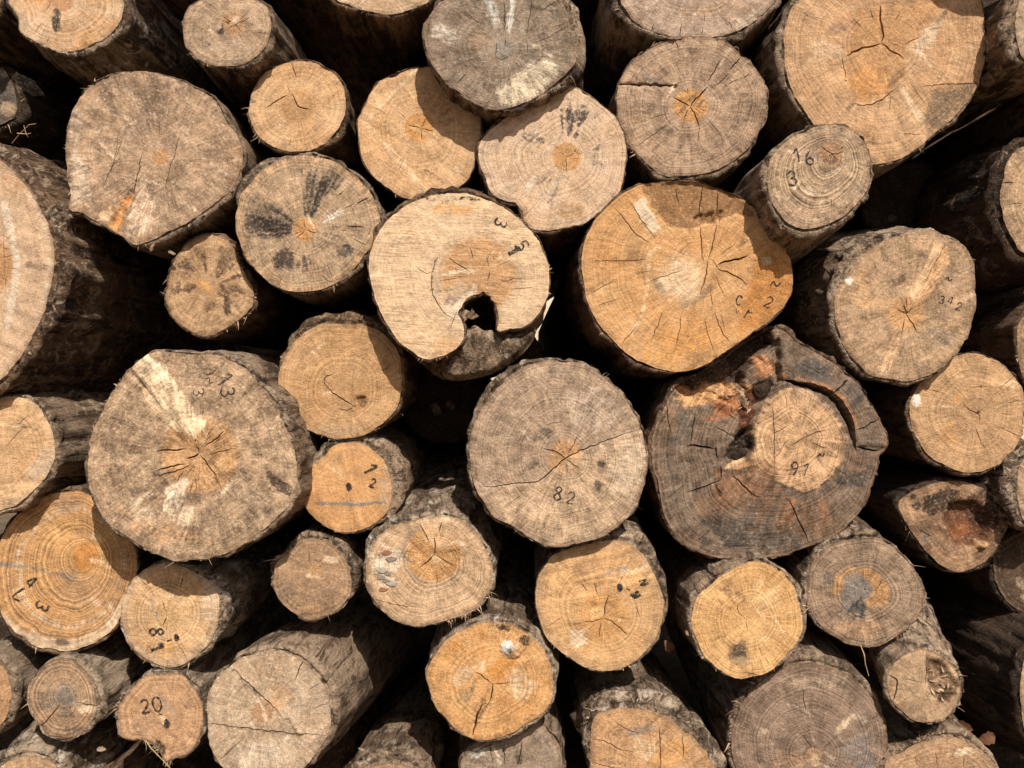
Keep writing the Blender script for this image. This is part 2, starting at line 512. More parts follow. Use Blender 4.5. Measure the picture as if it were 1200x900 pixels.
    me = meshfrom('cut_face', X3, T)
    isd = dep > 0.5
    crk = isd[T].any(1)
    # sharp edges along the cracks
    if crk.any():
        ek = {}
        for fi, tri in enumerate(T):
            for k in range(3):
                e = (min(tri[k], tri[k - 1]), max(tri[k], tri[k - 1])); ek.setdefault(e, []).append(fi)
        sharp = {e for e, f in ek.items() if len(f) == 2 and crk[f[0]] != crk[f[1]]}
        sharp |= {e for e, f in ek.items() if len(f) == 2 and crk[f[0]] and crk[f[1]] and dep[e[0]] > .5 and dep[e[1]] > .5}
        for ed in me.edges:
            a, b = ed.vertices
            if (min(a, b), max(a, b)) in sharp:
                ed.use_edge_sharp = True
    # ---- attributes
    th = np.arctan2(y - pith[1], x - pith[0]); r = np.hypot(x - pith[0], y - pith[1])
    tq = r / np.maximum(rimrad(th), 1) * ravg * S
    at = me.attributes.new('grain', 'FLOAT_VECTOR', 'POINT')
    at.data.foreach_set('vector', np.stack([(x - pith[0]) * S, (pith[1] - y) * S, tq], 1).ravel())
    col = np.zeros((len(x), 4))

    def over(c, a):
        a = np.clip(a, 0, 1)[:, None]
        na = col[:, 3:] * (1 - a) + a
        col[:, :3] = np.where(na > 1e-4, (col[:, :3] * col[:, 3:] * (1 - a) + np.array(lin(c))[None] * a) / np.maximum(na, 1e-4), col[:, :3])
        col[:, 3:] = na
    R_ = math.sqrt(abs(area) / 3.14)
    for _ in range(rnd.choice((2, 3, 4, 5))):     # pale scrapes left by the saw and the grapple
        ta = math.radians(q['sd']) + rnd.gauss(0, .12); ll = rnd.uniform(.15, .6) * R_
        ax_, ay_ = cen[0] + rnd.uniform(-.6, .6) * R_, cen[1] + rnd.uniform(-.6, .6) * R_
        bend = rnd.uniform(-.12, .12) * ll
        e, u = segdist([(ax_, ay_), (ax_ + ll * .5 * math.cos(ta) - bend * math.sin(ta), ay_ + ll * .5 * math.sin(ta) + bend * math.cos(ta)), (ax_ + ll * math.cos(ta), ay_ + ll * math.sin(ta))], x, y)
        w_ = rnd.choice((1.2, 1.6, 2.2, 5.0))
        over([min(244, v * .6 + z * .4 + 14) for v, z in zip(q['c'][0], (250, 224, 190))] if rnd.random() < .75 else [v * .66 for v in q['c'][1]], rnd.uniform(.4, .85) * sst(w_ + 1.2, w_ * .4, e) * sst(0, .12, u) * sst(1, .8, u))
    for s in q.get('st', []):
        if s[0] == 'blob':         # cx cy rx ry rot colour strength
            _, cx, cy, rx, ry, ro, c, a = s
            ca, sa = math.cos(math.radians(ro)), math.sin(math.radians(ro))
            uu = ((x - cx) * ca + (y - cy) * sa) / rx; vv = (-(x - cx) * sa + (y - cy) * ca) / ry
            rr = np.hypot(uu, vv) + fbm(x / 12, y / 12, idx + 60, 3) * 0.7
            over(c, a * sst(1.1, 0.55, rr))
        elif s[0] == 'poly':       # pts colour strength softness
            e = polydist(s[1], x + fbm(x / 9, y / 9, 5) * 5, y + fbm(x / 9, y / 9, 6) * 5)
            over(s[2], s[3] * sst(-s[4], s[4], e))
        elif s[0] == 'line':       # pts width colour strength
            e, u = segdist(s[1], x, y)
            over(s[3], s[4] * sst(s[2] * 0.5 + 1, s[2] * 0.25, e) * (0.75 + vn(x / 5, y / 5, 2) * .8))
        elif s[0] == 'rays':       # centre-angle half-angle (deg, photo: 0 right, 90 up) r0 r1 colour strength density
            _, ca, ha, r0, r1, c, a, dn = s[:8]; tl_ = s[8] if len(s) > 8 else -.18
            da = (np.degrees(-th) - ca + 180) % 360 - 180
            k = vn(np.degrees(th) / dn, r / 60, idx + 90) + vn(np.degrees(th) / dn * 2.1, r / 30, idx + 91) * .6
            m = sst(ha, ha * 0.6, np.abs(da) + vn(r / 20, th * 3, 4) * ha * .6) * sst(r0 - 2, r0 + 3, r) * sst(r1, r1 * 0.75, r + k * r1 * .35)
            over(c, a * m * sst(tl_, tl_ + .3, k))
        elif s[0] == 'ringband':   # r0 r1 (share of the radius) colour strength
            _, r0, r1, c, a = s
            tn = tq / (ravg * S) + fbm(x / 20, y / 20, idx + 33, 2) * .05
            over(c, a * sst(r0 - .03, r0 + .03, tn) * sst(r1 + .03, r1 - .03, tn))
    if (col[:, 3] > .001).any():     # carry the stain colour a little past its edge
        ea = np.concatenate([T[:, [0, 1]], T[:, [1, 2]], T[:, [2, 0]]]); ea = np.concatenate([ea, ea[:, ::-1]])
        for _ in range(6):
            kn = col[:, 3] > .001 if _ == 0 else known
            acc = np.zeros((len(x), 3)); cnt = np.zeros(len(x)); mk_ = kn[ea[:, 1]]
            np.add.at(acc, ea[mk_, 0], col[ea[mk_, 1], :3]); np.add.at(cnt, ea[mk_, 0], 1)
            new = (~kn) & (cnt > 0)
            col[new, :3] = acc[new] / cnt[new][:, None]
            known = kn | new
    ca_ = me.color_attributes.new('stain', 'FLOAT_COLOR', 'POINT')
    ca_.data.foreach_set('color', col.ravel())
    root = bpy.data.objects.new('log', None); COL.objects.link(root); root.location = origin
    root.empty_display_size = 0.1
    tag(root, q['label'], 'log', 'logs in the stacked pile')
    face = link('cut_face', me, [endgrain_mat(q, rnd)], root)

    # ---- bark tube
    bt = q.get('bt', [(0, 2.5)])
    ba = np.radians([b[0] for b in bt]); bw = np.array([b[1] for b in bt], float)
    per = np.hypot(*(np.roll(rim, -1, 0) - rim).T).sum()
    M = int(min(max(72, per / 4.0), 190))
    cum = np.concatenate([[0], np.cumsum(np.hypot(*(np.roll(rim, -1, 0) - rim).T))])
    s_ = np.linspace(0, cum[-1], M, endpoint=False)
    rc = np.vstack([rim, rim[:1]]); nc = np.vstack([nrm, nrm[:1]])
    R0 = np.stack([np.interp(s_, cum, rc[:, 0]), np.interp(s_, cum, rc[:, 1])], 1)
    N0 = np.stack([np.interp(s_, cum, nc[:, 0]), np.interp(s_, cum, nc[:, 1])], 1)
    for _ in range(3):
        N0 = (N0 + np.roll(N0, 1, 0) + np.roll(N0, -1, 0))
        N0 /= np.hypot(*N0.T)[:, None] + 1e-9
    an = np.arctan2(-(R0[:, 1] - cen[1]), R0[:, 0] - cen[0])
    th_b = np.interp(an, ba, bw, period=2 * math.pi)
    th_b = np.maximum(th_b + np.minimum(th_b, 4.5) * (0.9 * vn(s_ / 26, s_ * 0, idx + 70) + 0.9 * vn(s_ / 8, s_ * 0, idx + 71)), 0.35)
    P0 = to3(R0[:, 0], R0[:, 1]); P0[:, 1] -= relief(R0[:, 0], R0[:, 1]) * 0.001
    R1 = R0 + N0 * (th_b * 0.45)[:, None]; R2 = R0 + N0 * th_b[:, None]
    P2 = to3(R2[:, 0], R2[:, 1]); P1 = to3(R1[:, 0], R1[:, 1])
    e1 = (vn(s_ / 6, s_ * 0 + 3, idx + 72) + .5) * 0.004 * min(1.5, th_b.mean() / 3) + .0008
    e2 = (vn(s_ / 9, s_ * 0 + 5, idx + 73) + .5) * 0.012 * min(2.2, th_b.mean() / 3) + (vn(s_ / 3, s_ * 0, idx + 75) + .5) * .003 + .002
    P1[:, 1] += e1; P2[:, 1] += e2
    Pg = to3(*(R0 + N0 * (th_b * 0.18)[:, None]).T); Pg[:, 1] += np.clip(th_b - 1.6, 0.3, 8) * .0012 + (vn(s_ / 8, s_ * 0 + 9, idx + 74)) * .004 * np.clip(th_b - 1.6, 0, 1)
    Pc = to3(*(R0 + N0 * (th_b * 0.34)[:, None]).T); Pc[:, 1] += e1 + .0005
    C = to3(np.array([cen[0]]), np.array([cen[1]]))[0]
    body = q.get('body')
    if body:
        B = spline(pairs(body), 3)
        aa = np.arctan2(B[:, 1] - cen[1], B[:, 0] - cen[0]); o_ = np.argsort(aa)
        av = np.unwrap(np.arctan2(R0[:, 1] - cen[1], R0[:, 0] - cen[0]))
        if av[-1] < av[0]: av = av[::-1]; flip = True
        else: flip = False
        av = np.maximum.accumulate(av)
        for _ in range(40):
            av[1:-1] = (av[:-2] + av[2:] + 2 * av[1:-1]) / 4
        if flip: av = av[::-1]
        rb = np.interp(av, aa[o_], np.hypot(B[:, 0] - cen[0], B[:, 1] - cen[1])[o_], period=2 * math.pi)
        PB = to3(cen[0] + rb * np.cos(av), cen[1] + rb * np.sin(av))
    else:
        PB = P2.copy()
    PB[:, 1] = P2[:, 1]
    ys = [.014, .024, .034, .045, .057, .07, .085, .1, .118, .138, .16, .185, .21, .24, .27, .30, .335, .37, .41, .45, .5, .56, .63, .72, .83, .96, 1.12, 1.32, 1.6, 1.95, 2.3]
    Lg = q.get('len', 2.3)
    ys = [v for v in ys if v < Lg] + [Lg]
    fr = 1 + (q.get('fl', 1.0) - 1) * .6; tx, tz = q.get('tl', (0, 0))
    rings = [P0 + np.array([0, .0006, 0]), Pg, Pc, P1, P2]
    bamp = q.get('ba', 1.0) * (0.0019 + 0.0002 * min(th_b.mean(), 10))
    off = Vector((idx * 3.7, idx * 1.3, idx * 2.1))
    knots = [(rnd.uniform(0, 6.28), rnd.uniform(.05, .5), rnd.uniform(.03, .06), rnd.uniform(.4, 1)) for _ in range(3)]
    for yv in ys:
        w = float(sst(0, q.get('md', .16), np.array(yv)))
        Q = P2 * (1 - w) + PB * w
        if 'deep' in q:
            gx_, gy_, gr_, gd_ = q['deep']
            kk = sst(gr_ * 1.25, gr_ * .7, np.hypot(R0[:, 0] - gx_, R0[:, 1] - gy_))[:, None]
            wd_ = float(sst(gd_ * .6, gd_, np.array(yv)))
            Q = Q * (1 - kk) + (P2 * (1 - wd_) + PB * wd_) * kk
        sc = 1 + (fr - 1) * float(sst(0, .2, np.array(yv))) - 0.035 * max(0, yv - .2)
        Q = C + (Q - C) * np.array([sc, 1, sc])
        w2 = float(sst(0, 0.25, np.array(yv)))
        Q[:, 1] = C[1] + (Q[:, 1] - C[1]) * (1 - w2) + yv
        Q[:, 0] += tx * yv; Q[:, 2] += tz * yv
        rd = Q - C; rd[:, 1] = 0; rl = np.hypot(rd[:, 0], rd[:, 2]); rd /= rl[:, None] + 1e-9
        w3 = min(1, yv / .02)
        for j in range(M):
            p = Vector((Q[j, 0] * 1.0, Q[j, 1] * 0.16, Q[j, 2] * 1.0)) + off
            h = mnoise.fractal(p * 30, 0.9, 2.1, 5) * 1.2 + mnoise.noise(p * 7) * 1.2
            h += abs(mnoise.noise(p * 60)) * .6
            ag = math.atan2(rd[j, 2], rd[j, 0])
            for ka, ky, kr, kh in knots:
                da = (ag - ka + math.pi) % (2 * math.pi) - math.pi
                dd = math.hypot(da * rl[j], yv - ky) / kr
                if dd < 1: h += kh * 3.0 * (1 - dd * dd) ** 2
            Q[j] += rd[j] * ((h - 1.0) * bamp * w3)
        rings.append(Q)
    VV = np.concatenate(rings); nr = len(rings)
    FF = []
    cw = area > 0    # photo coordinates, y down
    for k in range(nr - 1):
        for j in range(M):
            a, b = k * M + j, k * M + (j + 1) % M
            f = (a, a + M, b + M, b)
            FF.append(f if cw else f[::-1])
    lastring = list(range((nr - 1) * M, nr * M))
    FF.append(tuple(lastring if cw else lastring[::-1]))
    mi = [0] * len(FF)
    # ---- torn fibres round the rim
    VV = list(map(tuple, VV))
    nf = q.get('fib', 16); zones = q.get('fz')
    for k in range(nf):
        if zones:
            z = rnd.choice(zones); a = math.radians(rnd.uniform(z[0], z[1]))
        else:
            a = rnd.uniform(-math.pi, math.pi)
        if k % 4 and k: a = alast + rnd.gauss(0, .05)
        alast = a
        j = int(np.argmin(np.abs((an - a + math.pi) % (2 * math.pi) - math.pi)))
        base = Vector(P1[j]); o3 = Vector((N0[j, 0], 0, -N0[j, 1])); t3 = Vector((-o3.z, 0, o3.x))
        L = min(13, 1.2 + rnd.expovariate(1 / 2.2)) * S * q.get('fs', 1.0)
        dirv = (o3 * rnd.uniform(.5, 1.2) + t3 * rnd.uniform(-.8, .8) + Vector((0, -1, 0)) * rnd.uniform(-.3, .9)).normalized()
        curl = Vector((rnd.uniform(-.9, .9), rnd.uniform(-.6, .6), rnd.uniform(-1.2, .3)))
        wd = rnd.uniform(.22, .5) * S * (3.0 if rnd.random() < .2 else 1)
        sd_ = dirv.cross(Vector((rnd.uniform(-1, 1), rnd.uniform(-1, 1), rnd.uniform(-1, 1)))).normalized()
        i0 = len(VV)
        for s3 in range(4):
            u = s3 / 3
            c = base + dirv * (L * u) + curl * (L * .5 * u * u) - dirv * .002
            ww = wd * (1 - u * .85)
            VV.append(tuple(c + sd_ * ww)); VV.append(tuple(c - sd_ * ww))
        for s3 in range(3):
            b = i0 + s3 * 2
            FF.append((b, b + 2, b + 3, b + 1)); mi.append(1)
    for k in range(q.get('plates', 9)):
        j = rnd.randrange(M)
        if th_b[j] < 1.2: continue
        base = Vector(P1[j]); o3 = Vector((N0[j, 0], 0, -N0[j, 1])); t3 = Vector((-o3.z, 0, o3.x))
        wdt = rnd.uniform(2.0, 5.5) * S; lng = rnd.uniform(2, 5.5) * S; bk_ = rnd.uniform(.015, .04)
        lift = rnd.uniform(.2, 1.0)
        i0 = len(VV); nu = 5
        pr = [rnd.uniform(.5, 1.15) for _ in range(nu + 1)]
        for iu in range(nu + 1):
            u = iu / nu * 2 - 1
            fr_ = base + t3 * (wdt * u) + o3 * (lng * .35 * lift * (1 - u * u * .6)) + Vector((0, -1, 0)) * (lng * .9 * pr[iu] * (1 - abs(u) ** 3) - .002)
            VV += [tuple(fr_), tuple(fr_ - o3 * .0022 + Vector((0, .0012, 0))), tuple(base + t3 * (wdt * u * 1.1) + o3 * .001 + Vector((0, bk_, 0)))]
        for iu in range(nu):
            a_ = i0 + iu * 3; b_ = a_ + 3
            for f in ((a_, b_, b_ + 1, a_ + 1), (a_ + 2, b_ + 2, b_, a_), (a_ + 1, b_ + 1, b_ + 2, a_ + 2)):
                FF.append(f); mi.append(0)
    bm_ = bark_mat(*q.get('bk', ('brown', .3)))
    link('bark', meshfrom('bark', VV, FF, True, mi), [bm_, FIB], root)

    def surf(pts, up):
        pts = np.array(pts, float)
        p3 = to3(pts[:, 0], pts[:, 1]); p3[:, 1] -= relief(pts[:, 0], pts[:, 1]) * .001 + up
        return p3

    def ribbon(strokes, w, up, name, mat):
        VV, FF = [], []
        for k, (stp_) in enumerate(strokes):
            sp = spline(stp_, 1.2, False)
            tg = np.gradient(sp, axis=0); tg /= np.hypot(*tg.T)[:, None] + 1e-9
            nn = np.stack([-tg[:, 1], tg[:, 0]], 1)
            ww = w * .5 * (1 + vn(sp[:, 0] / 3, sp[:, 1] / 3, 11 + k) * .9)
            a = surf(sp + nn * ww[:, None], up + k * .00015); b = surf(sp - nn * ww[:, None], up + k * .00015)
            i0 = len(VV); VV += list(a) + list(b); m = len(sp)
            for i in range(m - 1):
                FF.append((i0 + i, i0 + i + 1, i0 + m + i + 1, i0 + m + i))
        return link(name, meshfrom(name, VV, FF), [mat], face)

    for mk in q.get('mk', []):     # text cx cy height rot(deg, clockwise) [stroke width]
        txt, cx, cy, hgt, ro = mk[:5]; w = (mk[5] if len(mk) > 5 else 1.5) * .88
        wd = hgt * 0.62; ca, sa = math.cos(math.radians(ro)), math.sin(math.radians(ro))
        strokes = []
        for i, ch in enumerate(txt):
            for st in GLY[ch]:
                pp = []
                for gx_, gy_ in st:
                    lx = (gx_ - .5) * wd + (i - (len(txt) - 1) / 2) * wd * 1.35; ly = (gy_ - .5) * hgt
                    pp.append((cx + lx * ca - ly * sa, cy + lx * sa + ly * ca))
                strokes.append(pp)
        ribbon(strokes, w, .0012, 'painted_number', INK)
    for ck in q.get('chalk', []):
        ribbon([pairs(ck[1:])], ck[0], .0009, 'chalk_line', CHALK)
    for pt in q.get('patch', []):   # a bark surface inside the notch: outline, depth at its top and bottom, roughness, bark kind
        pol, dt, db_, amp, kind = pt
        pol = spline(pol, 3.0)
        gx_, gy_ = np.meshgrid(np.arange(pol[:, 0].min(), pol[:, 0].max(), 2.6), np.arange(pol[:, 1].min(), pol[:, 1].max(), 2.6))
        gx_, gy_ = gx_.ravel(), gy_.ravel()
        kp = polydist(pol, gx_, gy_) > 1.2
        vv = [Vector(v) for v in pol] + [Vector((float(a), float(b))) for a, b in zip(gx_[kp], gy_[kp])]
        m_ = len(pol)
        rv, re, rf, *_ = delaunay_2d_cdt(vv, [(i, (i + 1) % m_) for i in range(m_)], [], 0, 1e-4, False)
        vp = np.array([(v.x, v.y) for v in rv]); T_ = np.array([f for f in rf if len(f) == 3]); c_ = vp[T_].mean(1)
        T_ = T_[inside(pol, c_[:, 0], c_[:, 1])]
        f_ = np.cross(vp[T_[:, 1]] - vp[T_[:, 0]], vp[T_[:, 2]] - vp[T_[:, 0]]) > 0
        T_[f_] = T_[f_][:, ::-1]
        u = (vp[:, 1] - pol[:, 1].min()) / np.ptp(pol[:, 1])
        p3 = to3(vp[:, 0], vp[:, 1])
        p3[:, 1] += dt + (db_ - dt) * u + amp * (fbm(vp[:, 0] / 9, vp[:, 1] / 22, 5, 4)) + min(.03, np.ptp(pol[:, 1]) * .0004) * sst(8, 0, polydist(pol, vp[:, 0], vp[:, 1])) 
        link('bark_fold', meshfrom('bark_fold', p3, T_), [bark_mat(*kind)], root)
    for tg_ in q.get('tangle', []):  # loose fibres in a rotten pocket: cx cy rx ry count
        cx, cy, rx, ry, k_ = tg_
        VV, FF = [], []
        for i in range(k_):
            a0, rr = rnd.uniform(0, 6.28), rnd.uniform(0, .8) ** .6
            px_, py_ = cx + rx * rr * math.cos(a0), cy + ry * rr * math.sin(a0); hd = rnd.uniform(0, 6.28)
            P_ = []
            lift = rnd.uniform(.001, .006)
            for j in range(6):
                P_.append((px_, py_)); hd += rnd.gauss(0, .22); stp__ = rnd.uniform(.8, 2.4)
                px_ += math.cos(hd) * stp__; py_ += math.sin(hd) * stp__
            P_ = np.array(P_)
            tn_ = np.gradient(P_, axis=0); tn_ /= np.hypot(*tn_.T)[:, None] + 1e-9
            n_ = np.stack([-tn_[:, 1], tn_[:, 0]], 1) * rnd.uniform(.3, 1.3) * np.array([.3, 1, 1, .9, .6, .1])[:, None]
            A_ = surf(P_ + n_, lift); B_ = surf(P_ - n_, lift); M_ = surf(P_, lift + .0016)
            i0 = len(VV); VV += list(A_) + list(M_) + list(B_)
            for j in range(5):
                FF += [(i0 + j, i0 + j + 1, i0 + 7 + j, i0 + 6 + j), (i0 + 6 + j, i0 + 7 + j, i0 + 13 + j, i0 + 12 + j)]
        link('loose_fibres', meshfrom('loose_fibres', VV, FF), [FIB], face)['kind'] = 'stuff'
    for fk in q.get('flake', []):  # chips stuck on the face: cx cy r
        cx, cy, rr, shade = fk
        k = 7; ph = rnd.uniform(0, 6)
        ring = [(cx + rr * 1.25 * rnd.uniform(.45, 1.3) * math.cos(ph + i * 6.283 / k), cy + rr * .8 * rnd.uniform(.4, 1.3) * math.sin(ph + i * 6.283 / k)) for i in range(k)]
        a = surf(ring, -.0005); b = surf([(cx + (px - cx) * .8, cy + (py - cy) * .8) for px, py in ring], .0012 + rr * .0003)
        VV = list(a) + list(b); FF = [(i, (i + 1) % k, k + (i + 1) % k, k + i) for i in range(k)] + [tuple(range(k, 2 * k))]
        link('bark_flake', meshfrom('bark_flake', VV, FF, False), [FLK[shade]], face)
    return root

# ------------------------------------------------------------------ the setting's shared materials
FIB = plain_mat('wood_fibre', (222, 190, 150), (170, 140, 108), 90)
INK = plain_mat('stamp_ink', (34, 33, 34), (66, 60, 54), 120, alpha=300, al=(0.36, 0.54))
CHALK = plain_mat('chalk', (150, 148, 142), (120, 124, 126), 120, alpha=190, al=(0.40, 0.60))
FLK = [plain_mat('flake_grey', (132, 118, 102), (168, 150, 130), 200), plain_mat('flake_brown', (140, 96, 66), (170, 124, 90), 200),
       plain_mat('flake_white', (196, 182, 164), (160, 146, 130), 200)]

TAN = (205, 166, 122); PALE = (222, 188, 150); ORG = (216, 164, 104); DEEP = (206, 146, 76)
GRY = (172, 148, 122); GRB = (150, 128, 106); BRN = (176, 140, 100); DRT = (128, 104, 82); BLK = (52, 46, 42)

# ---- top row
LOG('tan log at the top left corner with grey stain below its pith and whitish bark',
    [10,0, 17,12, 22,26, 24,36, 36,45, 50,53, 66,59, 80,60, 94,58, 112,49, 128,39, 138,30, 143,18, 145,0, 138,-24, 115,-42, 80,-50, 45,-45, 20,-25], -.0, (73,0),
    c=(PALE, ORG), h=(14, (206,154,104)), w=.2, cr=[(1.2, 60,2, 54,12), (.9, 49,25, 40,40), (1, 58,43, 53,53), (1, 68,20, 63,40)], bt=[(0,9),(60,4),(150,2.5),(260,4),(320,7)],
    st=[('blob', 66,24, 6,15, 0, (84,74,62), .75)], bk=('white', .6), fl=1.22, ba=1.5, rm=.2)
LOG('small grey tan log with a curly dark mark near its pith, top row',
    [240,73, 252,77, 270,77, 286,74, 300,65, 311,54, 317,38, 317,22, 313,8, 302,0, 288,-4, 265,-6, 240,-3, 227,4, 220,12, 215,24, 215,44, 220,56, 230,67], -.03, (273,28),
    c=((190,160,128), (206,172,134)), h=(14, (206,160,110)), w=.45, cr=[(1.3, 268,31, 280,26, 294,20), (.9, 275,28, 283,37), (.8, 298,37, 312,40)], bk=('grey', .5),
    bt=[(0,7),(40,5),(90,3),(180,2),(270,5),(310,8)], fl=1.12, st=[('line', [(258,36),(262,24),(268,24),(266,31)], 2.4, (60,54,50), .8), ('line', [(240,57),(248,47)], 2.5, (70,62,56), .7), ('blob', 258,36, 4,4, 0, (70,72,70), .8), ('line', [(254,36),(270,44),(286,40)], 1.6, (96,78,60), .7)], fib=26)
LOG('light orange small log with a Y crack, below the small log with the curly mark',
    [342,73, 360,70, 376,76, 390,85, 399,96, 404,112, 405,130, 400,144, 392,157, 380,167, 364,176, 348,178, 330,175, 314,168, 302,158, 294,144, 291,130, 293,116, 298,102, 308,88, 324,78], .03, (348,125),
    c=((224,184,136), (216,168,112)), h=(18, (208,160,104)), w=.15, hs=1.4, cr=[(2, 342,109, 346,119, 350,125, 363,128), (2.2, 337,110, 325,117, 312,126), (1.6, 343,73, 344,80, 347,91)],
    bk=('brown', .3), bt=[(0,3),(330,8),(200,2)], rm=.25, flake=[(297,118,3,2)])
LOG('big dirty tan log with tiny pith and a fresh orange splinter at its lower left',
    [77,170, 80,148, 86,128, 98,109, 114,95, 130,88, 150,84, 174,84, 192,88, 210,94, 226,102, 240,110, 252,118, 261,132, 270,148, 279,160, 284,172, 284,184, 281,198, 274,216, 258,233, 240,247, 220,260, 200,270, 180,280, 160,287, 148,281, 128,268, 112,259, 94,249, 82,245, 83,230, 80,210, 77,190], -.03, (188,184),
    c=((198,164,128), (182,146,108)), h=(10, (202,152,98)), w=.55, wc=(140,116,92), pl=.7, pc=(226,198,166), cr=[(1, 187,140, 187,162), (1.1, 212,156, 203,186, 193,220), (1.6, 167,180, 161,206, 156,224, 147,236), (.9, 139,158, 132,190, 118,224), (.8, 144,160, 128,205)],
    rl=[('poly', [(156,222),(150,226),(142,240),(131,264),(137,268),(150,244)], -7, 1.3), ('poly', [(140,232),(124,254),(112,257),(130,268)], 3, 1.5)],
    st=[('blob', 128,118, 14,26, -25, DRT, .6), ('blob', 178,115, 18,34, -8, (138,114,90), .6), ('blob', 200,130, 34,40, 0, (150,124,98), .4), ('poly', [(155,221),(140,238),(128,266),(138,271),(152,242)], (214,152,84), .95, 2), ('poly', [(118,250),(132,240),(128,266),(112,257)], (226,184,136), .9, 2), ('poly', [(166,210),(150,245),(150,278),(178,272),(186,236)], (226,194,160), .6, 8), ('blob', 92,215, 14,34, 0, (220,192,162), .6), ('blob', 88,150, 8,30, 0, (214,188,160), .5)],
    bk=('grey', .4), bt=[(0,3),(30,3),(300,9),(280,7),(330,6),(180,2),(240,4),(90,2)], fib=30, rm=.2, sp=.9)
LOG('huge cut log half out of frame at the left edge with thick rough bark',
    [-30,172, -10,180, 0,187, 12,198, 26,214, 38,229, 48,246, 56,264, 62,284, 64,308, 60,332, 53,360, 44,382, 30,408, 14,430, 0,447, -30,466, -70,462, -110,410, -130,320, -115,240, -70,188], -.05, (-20,310),
    c=((220,182,140), (212,176,138)), h=(36, (210,156,96)), w=.2, ry=.25, ra=.4, cr=[(.8, 0,275, 12,280), (.8, 0,290, 14,292), (.8, 0,325, 10,330), (.8, 4,270, 6,350)], bk=('brown', .75), bt=[(0,21),(45,15),(80,14),(-40,14),(-70,10),(180,10)], fl=1.12, ba=2.2, sd=20,
    st=[('line', [(4,240),(14,275),(20,310),(17,340),(8,380)], 11, (236,212,182), .9), ('line', [(22,215),(40,262),(46,305),(42,345)], 9, (176,140,104), .5), ('line', [(34,225),(54,270),(59,310),(52,352)], 6, (222,196,164), .6), ('blob', 10,215, 20,16, 30, (190,150,106), .5)], res=2.8, fib=24)
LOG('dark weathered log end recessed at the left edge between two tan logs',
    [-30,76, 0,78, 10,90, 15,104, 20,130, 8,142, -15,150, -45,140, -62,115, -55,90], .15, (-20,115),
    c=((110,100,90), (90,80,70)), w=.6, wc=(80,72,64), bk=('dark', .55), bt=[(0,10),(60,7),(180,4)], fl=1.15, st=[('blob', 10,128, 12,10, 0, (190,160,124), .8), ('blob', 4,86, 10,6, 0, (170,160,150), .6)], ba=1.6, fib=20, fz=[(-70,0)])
LOG('light tan log cut off by the top edge above two pale logs, brown underside',
    [396,0, 412,6, 432,13, 456,17, 472,15, 492,7, 503,0, 507,-18, 487,-42, 450,-52, 410,-42, 390,-18], -.06, (450,-18),
    c=(PALE, (206,168,124)), h=(14, ORG), w=.2, bk=('brown', .2), bt=[(270,4),(200,7),(330,3)], fl=1.1, ba=1.6, fib=20, pl=.6)
LOG('grey cracked log near the top centre with a cream flaky patch on its lower right',
    [520,0, 510,9, 502,22, 498,36, 499,54, 504,70, 514,86, 530,101, 546,114, 564,124, 583,128, 604,124, 620,118, 636,108, 652,97, 666,84, 674,74, 675,60, 672,46, 668,30, 662,12, 655,0, 640,-9, 600,-12, 550,-9], -.05, (590,58),
    c=((164,142,118), (150,128,104)), h=(12, (150,138,122)), w=.6, wc=(132,114,94), pl=.4, pc=(206,190,168), nc=16, ry=.9,
    cr=[(1.1, 582,48, 581,68), (1.2, 592,38, 591,0), (1, 617,40, 622,14, 623,0), (1.2, 636,14, 652,0), (1.1, 647,40, 667,31), (1.2, 534,100, 548,84), (.9, 545,14, 566,30), (.9, 618,48, 618,62), (1, 581,66, 588,70, 596,66)],
    rl=[('rough', 616,98, 40,24, 3.5), ('rough', 525,40, 22,22, 1.5)],
    st=[('blob', 598,20, 5,30, 6, (218,206,188), .8), ('blob', 577,14, 7,24, -16, (206,196,180), .6), ('poly', [(582,100),(600,92),(618,72),(640,70),(656,82),(636,108),(604,122),(584,120)], (222,200,166), .85, 7), ('blob', 520,40, 20,12, 20, (204,192,172), .4), ('blob', 560,48, 20,14, 0, (176,142,110), .5), ('blob', 540,70, 26,18, 10, (122,104,84), .5)],
    bk=('grey', .6), bt=[(0,13),(30,15),(60,8),(-30,11),(-60,5),(200,2)], fl=1.06, fib=24, ba=1.4)
LOG('light orange log with straight saw ridges and orange heart, under the grey flaky log',
    [490,79, 467,85, 443,97, 430,117, 420,143, 422,173, 430,197, 450,217, 470,230, 490,233, 517,227, 540,217, 553,200, 560,180, 563,157, 563,127, 552,105, 535,88, 512,79], .03, (491,149),
    c=((220,178,128), (212,166,112)), h=(17, (216,158,84)), w=.12, cr=[(1.3, 493,150, 499,139), (1.3, 493,150, 478,146), (1.2, 493,150, 508,153), (1.2, 493,150, 494,165), (.9, 476,140, 470,132)], nc=14, ry=.7, sd=35,
    rl=[('step', [(428,142),(505,226)], 2.2), ('slope', [(432,138),(488,82)], 5, 2.5, 2.5)],
    st=[('line', [(431,141),(488,80)], 5, (236,206,166), .7), ('line', [(428,146),(470,190),(500,228)], 9, (230,198,156), .6), ('rays', -10, 150, 19, 52, (178,138,92), .5, 5), ('blob', 458,100, 18,8, -40, (188,146,102), .6)], bk=('brown', .4), bt=[(0,2)], rm=.15)
